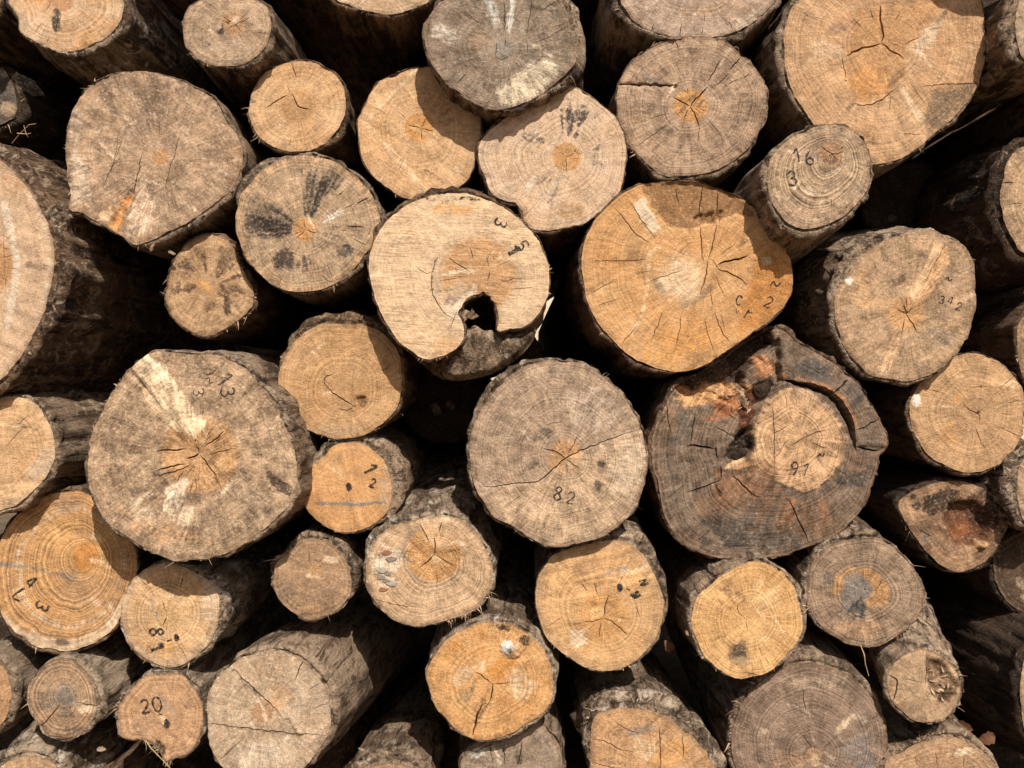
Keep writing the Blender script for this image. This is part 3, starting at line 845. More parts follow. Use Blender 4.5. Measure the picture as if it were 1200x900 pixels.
LOG('pale log with dark radial streaks above its orange heart and a small bark notch',
    [665,100, 683,107, 703,122, 723,140, 733,167, 733,197, 727,223, 707,245, 687,260, 660,268, 630,270, 617,262, 612,247, 604,239, 591,235, 577,227, 568,207, 560,180, 570,157, 594,137, 620,120, 645,104], -.005, (664,184),
    c=((226,192,158), (218,180,138)), h=(17, (214,160,92)), w=.12, cr=[(1.2, 664,184, 663,202), (1.1, 664,184, 655,177), (1.1, 664,184, 673,178)], nc=8,
    st=[('rays', 80, 30, 24, 76, (84,74,66), .85, 3.0, -.1), ('rays', 0, 28, 30, 58, (120,108,98), .45, 5), ('rays', 150, 16, 28, 70, (110,98,86), .6, 4), ('rays', 235, 40, 24, 75, (150,128,106), .5, 4), ('blob', 668,250, 22,12, 0, (186,146,100), .6), ('poly', [(592,234),(613,247),(613,260),(600,250)], (70,54,40), .9, 2)], bk=('brown', .3), bt=[(0,2),(215,4),(270,3)], ry=.7, rm=.2)
LOG('pinkish grey log cut off by the top edge, crumbly bark at its lower right',
    [727,0, 732,10, 744,24, 760,34, 776,40, 788,42, 804,42, 820,43, 836,43, 852,40, 868,34, 884,24, 898,12, 908,0, 912,-30, 890,-60, 840,-80, 790,-80, 745,-60, 722,-25], .015, (815,-20),
    c=((192,164,138), (180,150,122)), w=.4, wc=(176,156,140), pl=.5, cr=[(1.4, 798,28, 797,43), (1.2, 824,32, 823,43), (1.2, 767,26, 763,35), (1, 855,20, 858,34)], bk=('grey', .5), bt=[(200,10),(230,6),(270,2),(310,9),(330,7)], fl=1.08,
    rl=[('rough', 874,26, 18,9, 4)], st=[('blob', 876,26, 16,7, -30, (214,190,158), .8), ('blob', 840,10, 40,12, 0, (176,142,106), .5)])
LOG('grey brown log with round orange heart and long level crack to its left rim',
    [748,66, 764,56, 782,47, 800,43, 820,43, 842,46, 856,53, 870,64, 882,76, 890,88, 896,100, 898,112, 897,130, 892,146, 884,162, 876,175, 864,185, 850,194, 832,201, 810,206, 796,206, 774,205, 764,197, 750,184, 736,168, 728,150, 724,132, 723,112, 726,96, 732,84, 740,74], .02, (809,124),
    c=((196,162,128), (182,150,118)), h=(20, (216,162,92)), w=.6, wc=(158,134,110), nc=16, ra=.9, rf=240, rl=[('poly', [(724,99),(760,100),(796,101),(796,99.6),(760,97.6),(724,97)], -9, .7)],
    cr=[(2.4, 726,98, 760,99, 796,100), (2.2, 809,125, 789,114), (2.4, 809,125, 818,114, 829,102), (2.2, 809,125, 815,135, 819,148), (1.4, 807,127, 801,139), (1.2, 820,127, 829,132), (1.6, 829,95, 838,82, 846,69), (1.9, 855,81, 869,66), (1.3, 840,99, 854,86), (1.3, 852,100, 865,92), (1.2, 868,94, 879,86), (1.5, 791,45, 796,60), (1, 842,46, 840,56), (1, 745,172, 765,158, 782,146), (.9, 820,145, 818,170), (1, 806,111, 800,103), (1, 830,140, 848,166)],
    st=[('rays', 190, 40, 26, 80, (150,126,104), .6, 4), ('rays', 240, 35, 26, 70, (142,120,100), .5, 5), ('blob', 760,92, 22,10, 30, (150,134,118), .5), ('blob', 815,56, 14,14, 0, (140,116,92), .4)], bk=('grey', .4), bt=[(0,3),(-30,4),(270,6),(250,5),(300,7),(180,1.5)], fl=1.05)
LOG('huge tan log at the top right with a big three-armed crack in darker heartwood',
    [936,0, 928,10, 922,26, 919,42, 919,62, 921,80, 926,98, 934,116, 944,132, 956,148, 968,164, 990,182, 1020,192, 1043,190, 1062,183, 1076,173, 1090,160, 1108,146, 1124,130, 1140,112, 1151,86, 1155,58, 1153,32, 1151,8, 1140,-15, 1100,-35, 1040,-42, 980,-35, 948,-15], .0, (1034,50),
    c=((214,172,124), (206,160,110)), w=.2, wc=(170,136,100), nc=10, pl=.4, sd=50,
    cr=[(3.2, 1034,50, 1036,38, 1033,24, 1033,6), (3.0, 1034,50, 1020,54, 1008,57, 992,65), (2.8, 1034,50, 1044,57, 1054,63, 1060,68), (1.6, 986,62, 992,92), (1.8, 998,121, 1014,123, 1028,119, 1042,110, 1052,102), (1.5, 1080,101, 1110,99, 1146,97), (1.2, 1000,20, 1012,32), (1.1, 1020,10, 1024,22), (1.1, 1056,12, 1050,24), (1, 1044,50, 1060,55), (1, 1056,157, 1082,158), (1.2, 1060,52, 1080,42)],
    rl=[('poly', [(996,18),(1020,4),(1062,0),(1098,-6),(1112,6),(1080,30),(1066,58),(1058,90),(1036,114),(1018,122),(1000,118),(992,92),(986,62),(996,46)], -3.5, 2.5), ('rough', 1090,40, 22,26, 1.6), ('rough', 990,55, 20,14, 1.5)],
    st=[('poly', [(998,20),(1020,4),(1062,0),(1100,-4),(1112,6),(1082,30),(1066,58),(1058,90),(1036,114),(1018,122),(1000,118),(992,92),(986,62),(996,46)], (198,150,94), .6, 4), ('blob', 1020,98, 20,22, 0, (222,160,88), .7), ('poly', [(1090,106),(1146,96),(1140,112),(1108,146),(1092,158),(1084,140)], (132,108,82), .8, 8), ('blob', 1092,38, 9,30, 40, (226,196,160), .6), ('blob', 1104,20, 5,16, 40, (120,96,72), .5), ('blob', 970,60, 30,14, 10, (226,192,152), .5), ('blob', 985,32, 24,8, -10, (170,134,104), .5), ('blob', 1052,90, 6,14, 40, (134,106,78), .6)],
    bk=('grey', .5), bt=[(180,11),(210,9),(240,5),(320,4),(0,2),(150,8)], fl=1.05, rm=.2)
LOG('grey tan log stamped 16 and 3, sticking out at the upper right',
    [950,150, 967,146, 984,147, 1000,154, 1013,167, 1020,187, 1020,207, 1013,227, 1000,243, 983,257, 963,265, 943,268, 927,263, 913,250, 903,230, 899,207, 903,187, 917,170, 933,158], -.09, (975,180),
    c=((196,164,126), (182,150,116)), h=(15, (180,136,92)), hring=.7, w=.5, wc=(150,128,106), ra=1.3, rf=190, pl=.7, cr=[(1.4, 960,170, 975,180, 988,178), (1.3, 975,180, 983,188), (1, 975,180, 968,192)], nc=10,
    mk=[('1', 934.5,182, 15, -12, 2.2), ('6', 948,185, 16, -12, 2.2), ('3', 928,209, 17, -8, 2.2)], bk=('grey', .4), bt=[(0,4),(90,4),(230,8),(260,12),(290,9),(200,6)], fl=1.1, tl=(-.06,-.12), st=[('ringband', .84,.9, (140,116,92), .5), ('blob', 976,178, 24,20, 0, (150,122,94), .3)])
LOG('dark grey bark log at the right end of the top row, face mostly cut off',
    [1194,6, 1190,30, 1192,50, 1200,68, 1225,75, 1250,60, 1260,25, 1245,-10, 1215,-18, 1200,-8], -.09, (1225,28),
    c=((206,180,146), (190,160,126)), w=.4, bk=('slate', .8), bt=[(180,16),(200,20),(250,10),(130,12),(0,5)], fl=1.2, ba=2.0)
LOG('thick dark bark log at the right edge with knots, face partly out of frame',
    [1188,180, 1180,192, 1174,212, 1172,236, 1177,260, 1186,280, 1198,295, 1230,302, 1265,280, 1282,235, 1265,190, 1235,170, 1205,170], .02, (1225,235),
    c=((200,164,122), (178,142,104)), w=.5, pl=.8, cr=[(1.6, 1172,215, 1190,214), (1, 1180,240, 1200,238)], bk=('dark', .6), bt=[(180,14),(120,12),(240,16),(0,6)], fl=1.32, ba=2.2, tl=(-.05,-.06), rl=[('rough', 1182,235, 10,50, 2)])
LOG('tan log with a broad fresh diagonal stripe and grey bark on its upper left',
    [1090,271, 1104,276, 1120,283, 1132,290, 1138,300, 1142,316, 1143,336, 1143,360, 1141,370, 1136,388, 1126,406, 1112,422, 1098,434, 1080,443, 1060,447, 1044,444, 1030,442, 1018,438, 1006,426, 994,414, 986,396, 980,378, 978,360, 982,340, 994,320, 1008,304, 1024,290, 1040,280, 1056,275, 1074,272], .03, (1062,368),
    c=((206,168,122), (190,154,114)), h=(17, (210,160,100)), hs=1.5, w=.6, wc=(162,136,110), nc=12, pl=.5, sd=-25,
    cr=[(2, 1062,368, 1070,380, 1074,388), (1.8, 1062,368, 1060,356), (1.6, 1062,368, 1071,360), (1.5, 1062,368, 1050,361), (1.6, 1060,374, 1057,388), (1, 1040,374, 1050,370), (1.3, 1108,283, 1098,306, 1084,331)],
    rl=[('poly', [(1096,288),(1116,296),(1104,318),(1092,344),(1080,354),(1070,351),(1066,342),(1078,318)], -2.5, 2), ('poly', [(1050,388),(1056,396),(1050,420),(1040,436),(1032,432),(1040,410)], -1.6, 3)],
    st=[('poly', [(1096,286),(1116,294),(1106,318),(1092,344),(1080,354),(1070,351),(1066,342),(1078,318)], (226,178,122), .95, 2.5), ('poly', [(1096,286),(1104,290),(1092,310),(1074,350),(1066,342),(1078,318)], (236,198,154), .7, 3), ('poly', [(1050,384),(1056,396),(1050,424),(1040,436),(1030,432),(1040,408)], (226,182,134), .8, 4), ('blob', 1106,402, 8,6, 0, (84,78,72), .7), ('blob', 1082,298, 12,12, 0, (138,114,92), .6), ('blob', 1100,396, 24,16, 30, (150,130,110), .5), ('blob', 1010,340, 18,24, 20, (214,170,116), .6), ('blob', 996,330, 4,6, 0, (240,228,210), .9), ('blob', 1025,355, 20,10, 0, (216,172,118), .5)],
    mk=[('~', 1112,327, 12, 20, 1.8), ('3', 1104,351, 9, 20, 1.4), ('4', 1114,352, 9, 20, 1.4), ('2', 1123,359, 9, 20, 1.4)], bk=('slate', .9), bt=[(180,5),(140,16),(120,13),(90,3),(210,8),(240,6),(0,2)], fl=1.12, tl=(-.05,.12), ba=1.5)
LOG('smooth tan log at the right edge below the diagonally striped log',
    [1140,414, 1156,417, 1170,424, 1182,434, 1192,446, 1198,458, 1200,472, 1200,490, 1197,512, 1181,537, 1163,548, 1147,553, 1123,552, 1103,543, 1087,532, 1075,513, 1068,493, 1067,470, 1077,453, 1093,437, 1110,422, 1127,415], .07, (1145,483),
    c=((208,166,114), (196,154,106)), w=.25, wc=(170,138,104), nc=8, sd=10, cr=[(1.4, 1128,470, 1136,480, 1146,485, 1149,495), (1.2, 1146,485, 1152,478), (1.5, 1169,455, 1188,442), (1.4, 1181,472, 1199,469), (1.2, 1144,500, 1148,514, 1155,526), (.9, 1135,454, 1158,453), (.9, 1165,498, 1198,512)],
    st=[('blob', 1074,472, 5,8, 0, (240,226,206), .95), ('line', [(1078,474),(1120,480)], 6, (226,194,154), .5), ('blob', 1122,464, 5,8, 0, (218,158,84), .7), ('blob', 1115,510, 14,20, 0, (206,152,84), .4)], rl=[('bump', 1074,472, 7,9, 4)], bk=('brown', .4), bt=[(180,4),(220,9),(250,4),(0,2),(300,5)], ba=1.8, rm=.2)
LOG('grey bark log low on the right edge, beside the rotten dark log',
    [1200,540, 1194,552, 1192,574, 1196,596, 1204,614, 1230,620, 1256,600, 1262,568, 1245,540, 1220,530], .03, (1225,575),
    c=((206,170,130), (180,146,110)), w=.5, bk=('slate', .8), bt=[(180,18),(210,16),(140,15),(250,10),(0,5)], fl=1.1, ba=1.8)
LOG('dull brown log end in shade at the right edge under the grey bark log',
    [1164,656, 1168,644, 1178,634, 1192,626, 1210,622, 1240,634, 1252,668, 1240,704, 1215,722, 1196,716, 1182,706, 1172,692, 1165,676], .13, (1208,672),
    c=((104,82,60), (84,66,50)), w=.5, wc=(66,56,46), bk=('dark', .4), bt=[(180,5),(90,5)])  # wood colour darkened to carry the shade on this end
LOG('dark rotten log with a hollow centre and one sunlit patch, right of centre',
    [1054,590, 1066,578, 1090,568, 1120,564, 1146,570, 1166,580, 1180,600, 1182,616, 1172,636, 1158,656, 1140,666, 1120,670, 1100,660, 1084,644, 1070,626, 1058,606], .10, (1124,612),
    c=((190,150,108), (150,116,82)), w=.5, wc=(110,90,72), nc=6, rl=[('poly', [(1112,590),(1140,588),(1160,604),(1156,632),(1134,640),(1116,628),(1108,608)], -26, 4), ('rough', 1124,606, 40,30, 5), ('bump', 1151,638, 6,5, 16)],
    st=[('poly', [(1108,584),(1145,580),(1168,600),(1160,636),(1134,644),(1112,632),(1104,608)], (112,74,46), .85, 8), ('blob', 1100,588, 34,18, 0, (56,46,38), .8), ('blob', 1160,600, 22,28, 0, (50,42,36), .7), ('blob', 1132,622, 14,10, 0, (164,104,58), .7), ('blob', 1151,638, 7,6, 0, (220,178,124), .9), ('blob', 1085,630, 10,12, 30, (160,140,120), .5)], bk=('dark', .3), bt=[(180,5),(90,6),(0,4)], cr=[(1.5, 1076,620, 1090,628)], fib=20)  # near-black blobs above and right paint shadow onto the rotten wood
LOG('big orange log with radial cracks and a dark brown top, right of the centre',
    [754,216, 764,214, 780,213, 800,213, 820,214, 840,220, 860,228, 876,238, 892,252, 907,270, 920,290, 927,308, 929,325, 928,342, 922,354, 915,363, 900,377, 886,386, 870,398, 852,410, 836,422, 820,430, 804,434, 788,435, 772,432, 756,426, 742,419, 730,410, 719,399, 706,385, 695,368, 688,350, 684,330, 682,308, 684,286, 694,263, 707,246, 727,229, 742,220], -.01, (833,312),
    c=((220,172,112), (214,160,96)), w=.12, wc=(186,140,92), nc=22, ry=.9, ra=.8, rf=210, res=2.7, pl=.3,
    cr=[(3.2, 840,311, 852,306, 864,304, 877,299), (2.2, 840,314, 860,322, 876,333), (1.8, 829,305, 828,320, 824,334, 820,346), (1.7, 824,307, 822,286, 821,264), (1.5, 831,303, 836,282, 840,262), (1.5, 837,365, 843,381, 848,392, 857,402), (1.2, 826,375, 830,392, 836,410), (1.2, 798,370, 796,386, 793,402), (1.1, 778,364, 768,388, 762,402), (1.2, 747,382, 728,402), (1.6, 721,245, 736,262, 744,272, 762,286), (1.2, 693,306, 722,306, 760,304), (1.2, 738,235, 752,258, 768,280), (1, 845,298, 863,284), (1, 838,322, 848,345), (1, 832,340, 836,360), (1.6, 824,216, 822,234, 818,252), (1.2, 842,222, 840,250), (1.1, 792,218, 796,240), (1, 760,330, 800,316), (1, 690,345, 725,325), (1.1, 832,303, 837,306, 840,314)],
    rl=[('poly', [(756,216),(800,213),(842,220),(876,240),(882,254),(860,250),(846,256),(832,262),(808,268),(790,268),(776,258),(766,240)], -5, 1.6), ('poly', [(814,254),(822,250),(824,257),(814,260)], -9, 1), ('poly', [(826,252),(836,248),(838,258),(828,262)], -11, 1), ('poly', [(840,247),(846,245),(846,258),(841,260)], -9, 1), ('poly', [(740,238),(752,232),(772,262),(778,278),(764,276)], 2, 2), ('rough', 890,330, 30,26, 1.4)],
    st=[('poly', [(752,218),(764,214),(800,212),(842,220),(878,240),(884,252),(862,250),(846,256),(832,262),(808,268),(790,268),(776,258),(764,240)], (150,112,70), .86, 3), ('poly', [(742,240),(752,232),(764,250),(776,272),(764,274),(750,256)], (240,214,178), .9, 3), ('poly', [(768,266),(780,276),(806,296),(792,298),(770,286)], (228,172,110), .8, 4), ('poly', [(764,322),(782,302),(812,298),(826,312),(820,346),(800,356),(778,348)], (238,204,160), .66, 13), ('poly', [(886,300),(904,290),(928,310),(928,345),(910,366),(884,388),(862,390),(870,350),(880,330)], (202,140,70), .75, 8), ('blob', 800,405, 60,24, -10, (220,160,84), .5), ('blob', 818,418, 14,10, 0, (168,130,86), .6), ('line', [(762,300),(758,340),(752,372),(738,394)], 5, (238,204,158), .6), ('blob', 744,302, 14,16, 0, (176,132,88), .6), ('blob', 772,335, 5,12, -40, (148,128,98), .6), ('blob', 898,306, 6,5, 0, (232,206,166), .7), ('ringband', .0,.0, TAN, 0)],
    mk=[('c', 866,352, 12, 10, 2.2), ('r', 877,368, 12, 30, 2.0), ('2', 901,354, 13, 25, 1.8), ('~', 909,333, 20, 0, 1.8)], bk=('brown', .1), bt=[(180,3),(210,6),(250,6),(270,2),(90,2),(45,3)], fl=1.05, tl=(-.02,-.03), rm=.12)
LOG('pale central log with an open rotted notch at its bottom, stamped 51 and 3',
    [443,273, 457,254, 477,241, 500,231, 527,226, 557,229, 587,241, 610,258, 628,278, 638,298, 643,318, 644,335, 640,352, 630,369, 613,383, 598,385, 583,388, 584,372, 580,356, 571,343, 565,340, 556,345, 545,354, 537,365, 541,378, 544,395, 534,409, 518,417, 498,420, 482,411, 466,399, 450,374, 438,344, 433,320, 434,298], -.08, (560,322),
    body=[443,273, 457,254, 477,241, 500,231, 527,226, 557,229, 587,241, 610,258, 628,278, 638,298, 643,318, 644,338, 641,360, 634,380, 620,402, 602,424, 578,438, 552,446, 526,448, 505,442, 488,428, 466,403, 450,374, 438,344, 433,320, 434,298], md=.12, deep=(562,356,30,.55),
    c=((228,194,152), (222,184,138)), h=(44, (206,156,100)), hs=1.1, ha=.85, w=.06, nc=16, sw=.9, sd=4, ry=.3, ra=.5, rf=230, hring=.2,
    cr=[(1.3, 513,300, 507,318, 506,340, 511,352, 520,366, 534,374), (1.4, 526,302, 540,312, 552,318), (1.3, 551,291, 555,304), (1.3, 575,317, 571,330), (1, 580,297, 577,306), (1, 590,330, 604,325), (1, 600,338, 625,337), (1, 487,312, 500,320, 508,318), (1, 570,300, 573,312)],
    rl=[('poly', [(541,366),(552,346),(562,338),(556,332),(540,346),(530,358)], -4, 2), ('rough', 536,362, 14,14, 3)],
    st=[('poly', [(556,332),(540,344),(518,358),(528,372),(541,378),(546,357),(556,346)], (228,200,168), .8, 4), ('line', [(512,300),(506,320),(507,340),(514,358)], 3, (150,116,84), .6), ('blob', 530,246, 32,7, 4, (220,162,84), .6), ('line', [(500,232),(520,236),(545,232),(562,234)], 3, (70,56,44), .9), ('blob', 525,408, 24,20, 0, (216,170,116), .6), ('blob', 530,350, 14,6, -30, (150,124,120), .5), ('blob', 540,340, 12,14, 0, (206,176,140), .4), ('blob', 603,396, 8,6, 0, (90,80,70), .4), ('blob', 455,290, 14,30, 20, (210,176,136), .4)],
    mk=[('3', 587,261, 14, 115, 2.2), ('5', 612,288, 14, 60, 2.0), ('1', 602,294, 15, 62, 4.2)], bk=('brown', .35), bt=[(180,5),(150,6),(100,8),(80,9),(60,4),(0,2),(250,3),(230,3)], ba=1.5, fib=34, rm=.1,
    lrag=[(562,352,34,2.2)], patch=[([(538,369),(545,362),(551,365),(553,360),(556,366),(561,370),(553,374),(548,372),(543,377)], .004, .006, .012, ('tan', .95)), ([(534,378),(546,384),(556,380),(566,386),(576,386),(588,392),(612,386),(628,384),(624,400),(606,420),(580,436),(552,444),(524,445),(514,430),(528,412),(538,396)], .008, .05, .018, ('grey', .5))])
LOG('brownish log with black ray stains left and above its small orange heart',
    [360,182, 380,185, 396,192, 410,202, 424,214, 435,228, 442,244, 446,258, 444,270, 436,286, 426,300, 412,318, 398,329, 380,338, 364,342, 346,342, 328,338, 310,326, 296,312, 286,298, 279,280, 277,264, 278,246, 282,230, 292,216, 304,202, 320,191, 340,184], -.03, (358,269),
    c=((196,164,126), (186,154,116)), h=(14, (216,160,94)), w=.4, wc=(150,128,104), nc=12, res=2.2, ry=.8, ra=.8, rf=240,
    cr=[(1.3, 358,269, 372,273), (1.2, 358,269, 348,279), (1.2, 358,269, 356,258), (2, 416,240, 432,231), (1.2, 402,246, 414,238), (1.8, 406,265, 426,266), (1, 374,322, 391,332), (1.1, 412,278, 430,288), (1, 384,310, 390,326)],
    st=[('rays', 168, 36, 15, 82, (116,100,84), .6, 9, -.6), ('rays', 76, 26, 15, 82, (122,106,88), .55, 9, -.6), ('rays', 168, 35, 16, 84, (44,41,38), .9, 2.3, -.16), ('rays', 76, 25, 15, 84, (50,46,42), .88, 2.2, -.14), ('rays', 255, 40, 30, 62, (92,78,66), .75, 4), ('blob', 332,304, 16,14, 20, (84,72,62), .7), ('blob', 405,294, 14,9, -35, (76,70,66), .85), ('rays', 30, 12, 20, 60, (232,220,200), .85, 2.5), ('rays', -10, 26, 20, 70, (140,118,96), .6, 5), ('blob', 420,268, 12,8, 0, (120,102,84), .5), ('blob', 345,220, 22,24, 0, (214,178,138), .5), ('ringband', .9,1.0, (206,166,118), .5)],
    bk=('grey', .5), bt=[(0,3),(45,5),(130,13),(110,3),(155,9),(165,2),(270,3),(300,6)], fl=1.04)
LOG('small tan log with dark blotches round its pith, under the black stained log',
    [297,356, 297,340, 290,326, 281,308, 273,290, 264,278, 252,275, 240,274, 225,281, 212,292, 202,310, 197,330, 194,350, 197,362, 204,374, 220,386, 239,393, 254,390, 270,382, 286,370, 293,362], .02, (244,336),
    c=((206,168,120), (192,150,102)), w=.4, wc=(150,120,88), ry=1.0, nc=6, st=[('rays', 60, 180, 12, 56, (96,74,54), .7, 9), ('blob', 236,334, 16,10, 20, (216,164,100), .8), ('blob', 266,360, 6,10, 0, (64,54,46), .8), ('blob', 262,296, 14,10, 0, (150,122,92), .5)], bk=('brown', .2), bt=[(0,4),(-40,3),(90,3),(180,3)], fl=1.04, fib=34, fz=[(-90,20),(150,210)], fs=1.6)
LOG('orange tan log with a chip crack at its centre and bark lip on top',
    [414,380, 390,379, 376,380, 360,388, 346,400, 336,416, 328,434, 326,450, 328,466, 334,480, 344,492, 358,502, 376,510, 394,514, 412,513, 428,509, 440,502, 456,490, 466,476, 471,456, 470,434, 468,416, 458,400, 444,388, 430,382], .02, (404,466),
    c=((212,168,114), (204,158,102)), w=.2, nc=5, ra=.9, rf=200, cr=[(2, 381,451, 390,460, 404,470, 415,477), (1.4, 379,450, 382,442, 392,438), (1.3, 397,478, 406,481, 414,479)],
    rl=[('step', [(411,514),(416,380)], 3.5), ('poly', [(416,476),(418,466),(428,464),(429,472),(424,486),(414,494)], -9, 1.4)], st=[('line', [(360,430),(361,490)], 5, (226,188,140), .5), ('blob', 392,505, 40,7, 0, (196,164,128), .5), ('poly', [(417,466),(428,464),(429,474),(424,484)], (130,100,68), .6, 2)],
    bk=('tan', .5), bt=[(90,13),(120,13),(60,12),(30,6),(0,3),(150,5),(180,2),(270,2)], fl=1.08, ba=1.6, tl=(0,.06), rm=.2)
LOG('biggest log on the left, torn pale strip from rim to heart, stamped 13 and 3',
    [103,538, 108,508, 118,484, 128,466, 140,448, 154,432, 170,418, 184,411, 200,413, 220,414, 240,415, 260,418, 276,426, 292,436, 304,450, 314,464, 324,476, 330,492, 337,506, 343,524, 347,542, 349,560, 347,577, 340,590, 326,604, 310,620, 290,634, 270,646, 248,653, 224,655, 204,657, 192,652, 176,646, 160,636, 144,626, 128,614, 116,598, 108,580, 102,560], -.10, (234,532),
    c=((208,174,134), (190,156,118)), h=(46, (206,158,100)), hs=1.08, ha=.85, w=.75, wc=(150,124,96), pl=.6, nc=14, res=2.8, sd=-35, sw=.55, sp=.9,
    cr=[(2.2, 234,532, 230,518), (2.6, 234,532, 226,536, 217,537), (2.8, 234,532, 244,546, 256,562), (2.6, 182,528, 196,528, 218,526), (2.4, 183,551, 200,547, 216,543), (1.8, 184,558, 205,552, 222,545), (2.2, 240,523, 250,516, 263,505), (1.6, 246,532, 276,525), (1.3, 215,552, 206,566), (1.3, 226,556, 232,576), (1.2, 250,556, 262,580), (1.4, 243,512, 250,500), (1.2, 180,519, 194,520)],
    rl=[('slope', [(164,424),(188,452),(214,494),(232,512)], 17, 9, 3), ('step', [(158,438),(216,506)], -2), ('rough', 210,575, 40,50, 1.2)],
    st=[('poly', [(156,434),(170,416),(192,432),(224,474),(242,496),(230,512),(208,504),(178,470),(156,448)], (246,212,168), .95, 4), ('line', [(170,436),(196,470),(216,500)], 3, (196,156,112), .8), ('line', [(164,440),(172,470),(186,484)], 5, (226,188,140), .6), ('blob', 206,580, 14,20, 20, (234,208,176), .8), ('blob', 215,602, 20,22, 0, (228,200,166), .5), ('blob', 170,600, 20,12, 30, (226,198,164), .4), ('blob', 300,592, 34,26, 30, (150,128,106), .45), ('blob', 186,434, 12,18, -40, (230,204,170), .6), ('poly', [(310,556),(316,553),(342,570),(338,580),(326,574)], (88,72,58), .85, 2), ('blob', 150,530, 34,60, 0, (172,144,112), .35), ('blob', 200,625, 60,14, 10, (206,162,112), .5)],
    mk=[('3', 233,459, 13, 80, 1.6), ('~', 246,446, 18, 30, 1.2), ('-', 246,438, 14, -15, 1.4), ('1', 266,443, 14, 60, 1.6), ('1', 262,447, 14, 60, 1.3), ('3', 267,459, 16, 80, 1.8)],
    bk=('grey', .5), bt=[(0,5),(40,7),(60,5),(90,3),(150,1.5),(180,3),(210,4),(230,4),(270,3),(310,6),(340,5)], fl=1.04, fib=40, rm=.2)
LOG('light orange log at the left edge with grey bark, left of the biggest left log',
    [0,467, 16,464, 30,467, 42,474, 52,488, 60,504, 64,520, 65,536, 60,546, 54,558, 42,572, 26,586, 10,595, -15,597, -45,580, -60,545, -58,510, -40,480, -18,467], -.02, (8,526),
    c=((224,182,130), (216,170,116)), w=.15, nc=6, cr=[(1, 6,524, 30,498), (1, 18,500, 34,486)], st=[('blob', 50,545, 14,34, 30, (206,180,150), .55), ('blob', 20,588, 24,8, -10, (180,150,118), .6)], bk=('slate', .6), bt=[(0,5),(60,4),(300,9),(330,5)], fl=1.1, ba=1.6, rc=(190,160,126))
LOG('orange log low at the left edge stamped 74 and 3, grey chalk line above',
    [0,632, 10,616, 26,600, 40,591, 52,582, 68,577, 80,576, 96,577, 112,586, 130,600, 146,620, 156,640, 160,664, 156,688, 148,710, 140,725, 132,738, 116,750, 100,758, 80,763, 60,761, 40,757, 26,748, 14,738, 4,724, -4,706, -8,680, -6,654], .04, (100,652),
    c=((210,162,100), (204,154,94)), w=.2, wc=(180,142,102), nc=6, ra=1.0, rf=170, h=(14, (216,150,72)), hs=1.4, rl=[('bump', 104,656, 20,16, 3)],
    st=[('poly', [(0,716),(30,738),(60,748),(90,750),(120,735),(142,700),(160,680),(140,760),(60,780),(-5,760)], (222,192,156), .8, 5), ('ringband', .70,.76, (230,202,166), .55), ('ringband', .8,.85, (170,130,94), .5), ('blob', 72,752, 10,5, 0, (96,76,60), .8), ('blob', 100,690, 40,24, 10, (186,146,106), .5), ('blob', 80,590, 16,14, 0, (170,138,104), .5), ('blob', 60,625, 34,20, 40, (220,170,104), .5), ('line', [(0,661),(30,664),(60,671),(88,678)], 6, (142,134,122), .75)],
    mk=[('7', 24,695, 16, 215, 2.6), ('4', 37,682, 13, 40, 2.6), ('.', 31,700, 6, 0, 2.2), ('3', 50,710, 15, 120, 3.0)], bk=('brown', .4), bt=[(0,2),(250,5),(220,6),(300,4)], rm=.1)
LOG('tan log stamped 8 and 1 with flaky whitish bark, lower left',
    [187,660, 167,670, 150,687, 142,710, 142,733, 150,753, 167,770, 187,780, 203,782, 223,773, 243,757, 255,733, 258,710, 253,690, 240,677, 220,667, 203,660], -.0, (196,721),
    c=((220,180,128), (214,168,112)), h=(16, (224,180,120)), w=.25, wc=(190,158,122), nc=12, ra=1.0, rf=220, cr=[(2, 196,721, 193,710, 190,702), (1.8, 196,721, 191,734), (1.3, 166,680, 176,690), (1.2, 214,675, 210,690), (1.4, 206,750, 220,774), (1, 170,765, 176,756)],
    st=[('line', [(178,703),(184,720),(189,732)], 4, (170,152,130), .7), ('ringband', .86,1.0, (196,166,132), .6), ('blob', 244,700, 12,30, -10, (214,186,152), .5), ('blob', 195,760, 12,8, 0, (222,166,92), .5)],
    mk=[('8', 184,740, 16, 90, 2.6), ('1', 184,759, 15, 68, 4.2), ('-', 199,750, 10, -20, 2.4), ('@', 207,747, 9, 0, 2.2)], bk=('white', .7), bt=[(0,11),(30,10),(60,5),(330,8),(300,4),(90,2),(180,2),(220,4)], fl=1.1, ba=1.8)
LOG('small smooth brown grey log with bark flap, below the log with level chalk line',
    [368,631, 384,635, 398,646, 408,662, 412,680, 410,698, 400,710, 388,718, 376,724, 363,727, 347,720, 331,707, 322,690, 320,676, 323,662, 332,653, 344,640, 354,633], .03, (367,669),
    c=((186,150,110), (172,138,102)), h=(10, (196,154,104)), w=.35, wc=(140,116,92), nc=4, cr=[(1, 367,669, 374,664), (.9, 367,669, 365,676), (.9, 362,645, 363,660)], st=[('blob', 335,690, 16,16, 0, (138,116,92), .5), ('blob', 366,712, 14,8, 0, (206,162,108), .5), ('blob', 360,718, 10,5, 0, (110,90,70), .6)], bk=('grey', .5), bt=[(90,6),(45,9),(20,11),(160,6),(200,2),(330,4)], fl=1.06, fib=30, fz=[(120,190),(-180,180)], rm=.35)
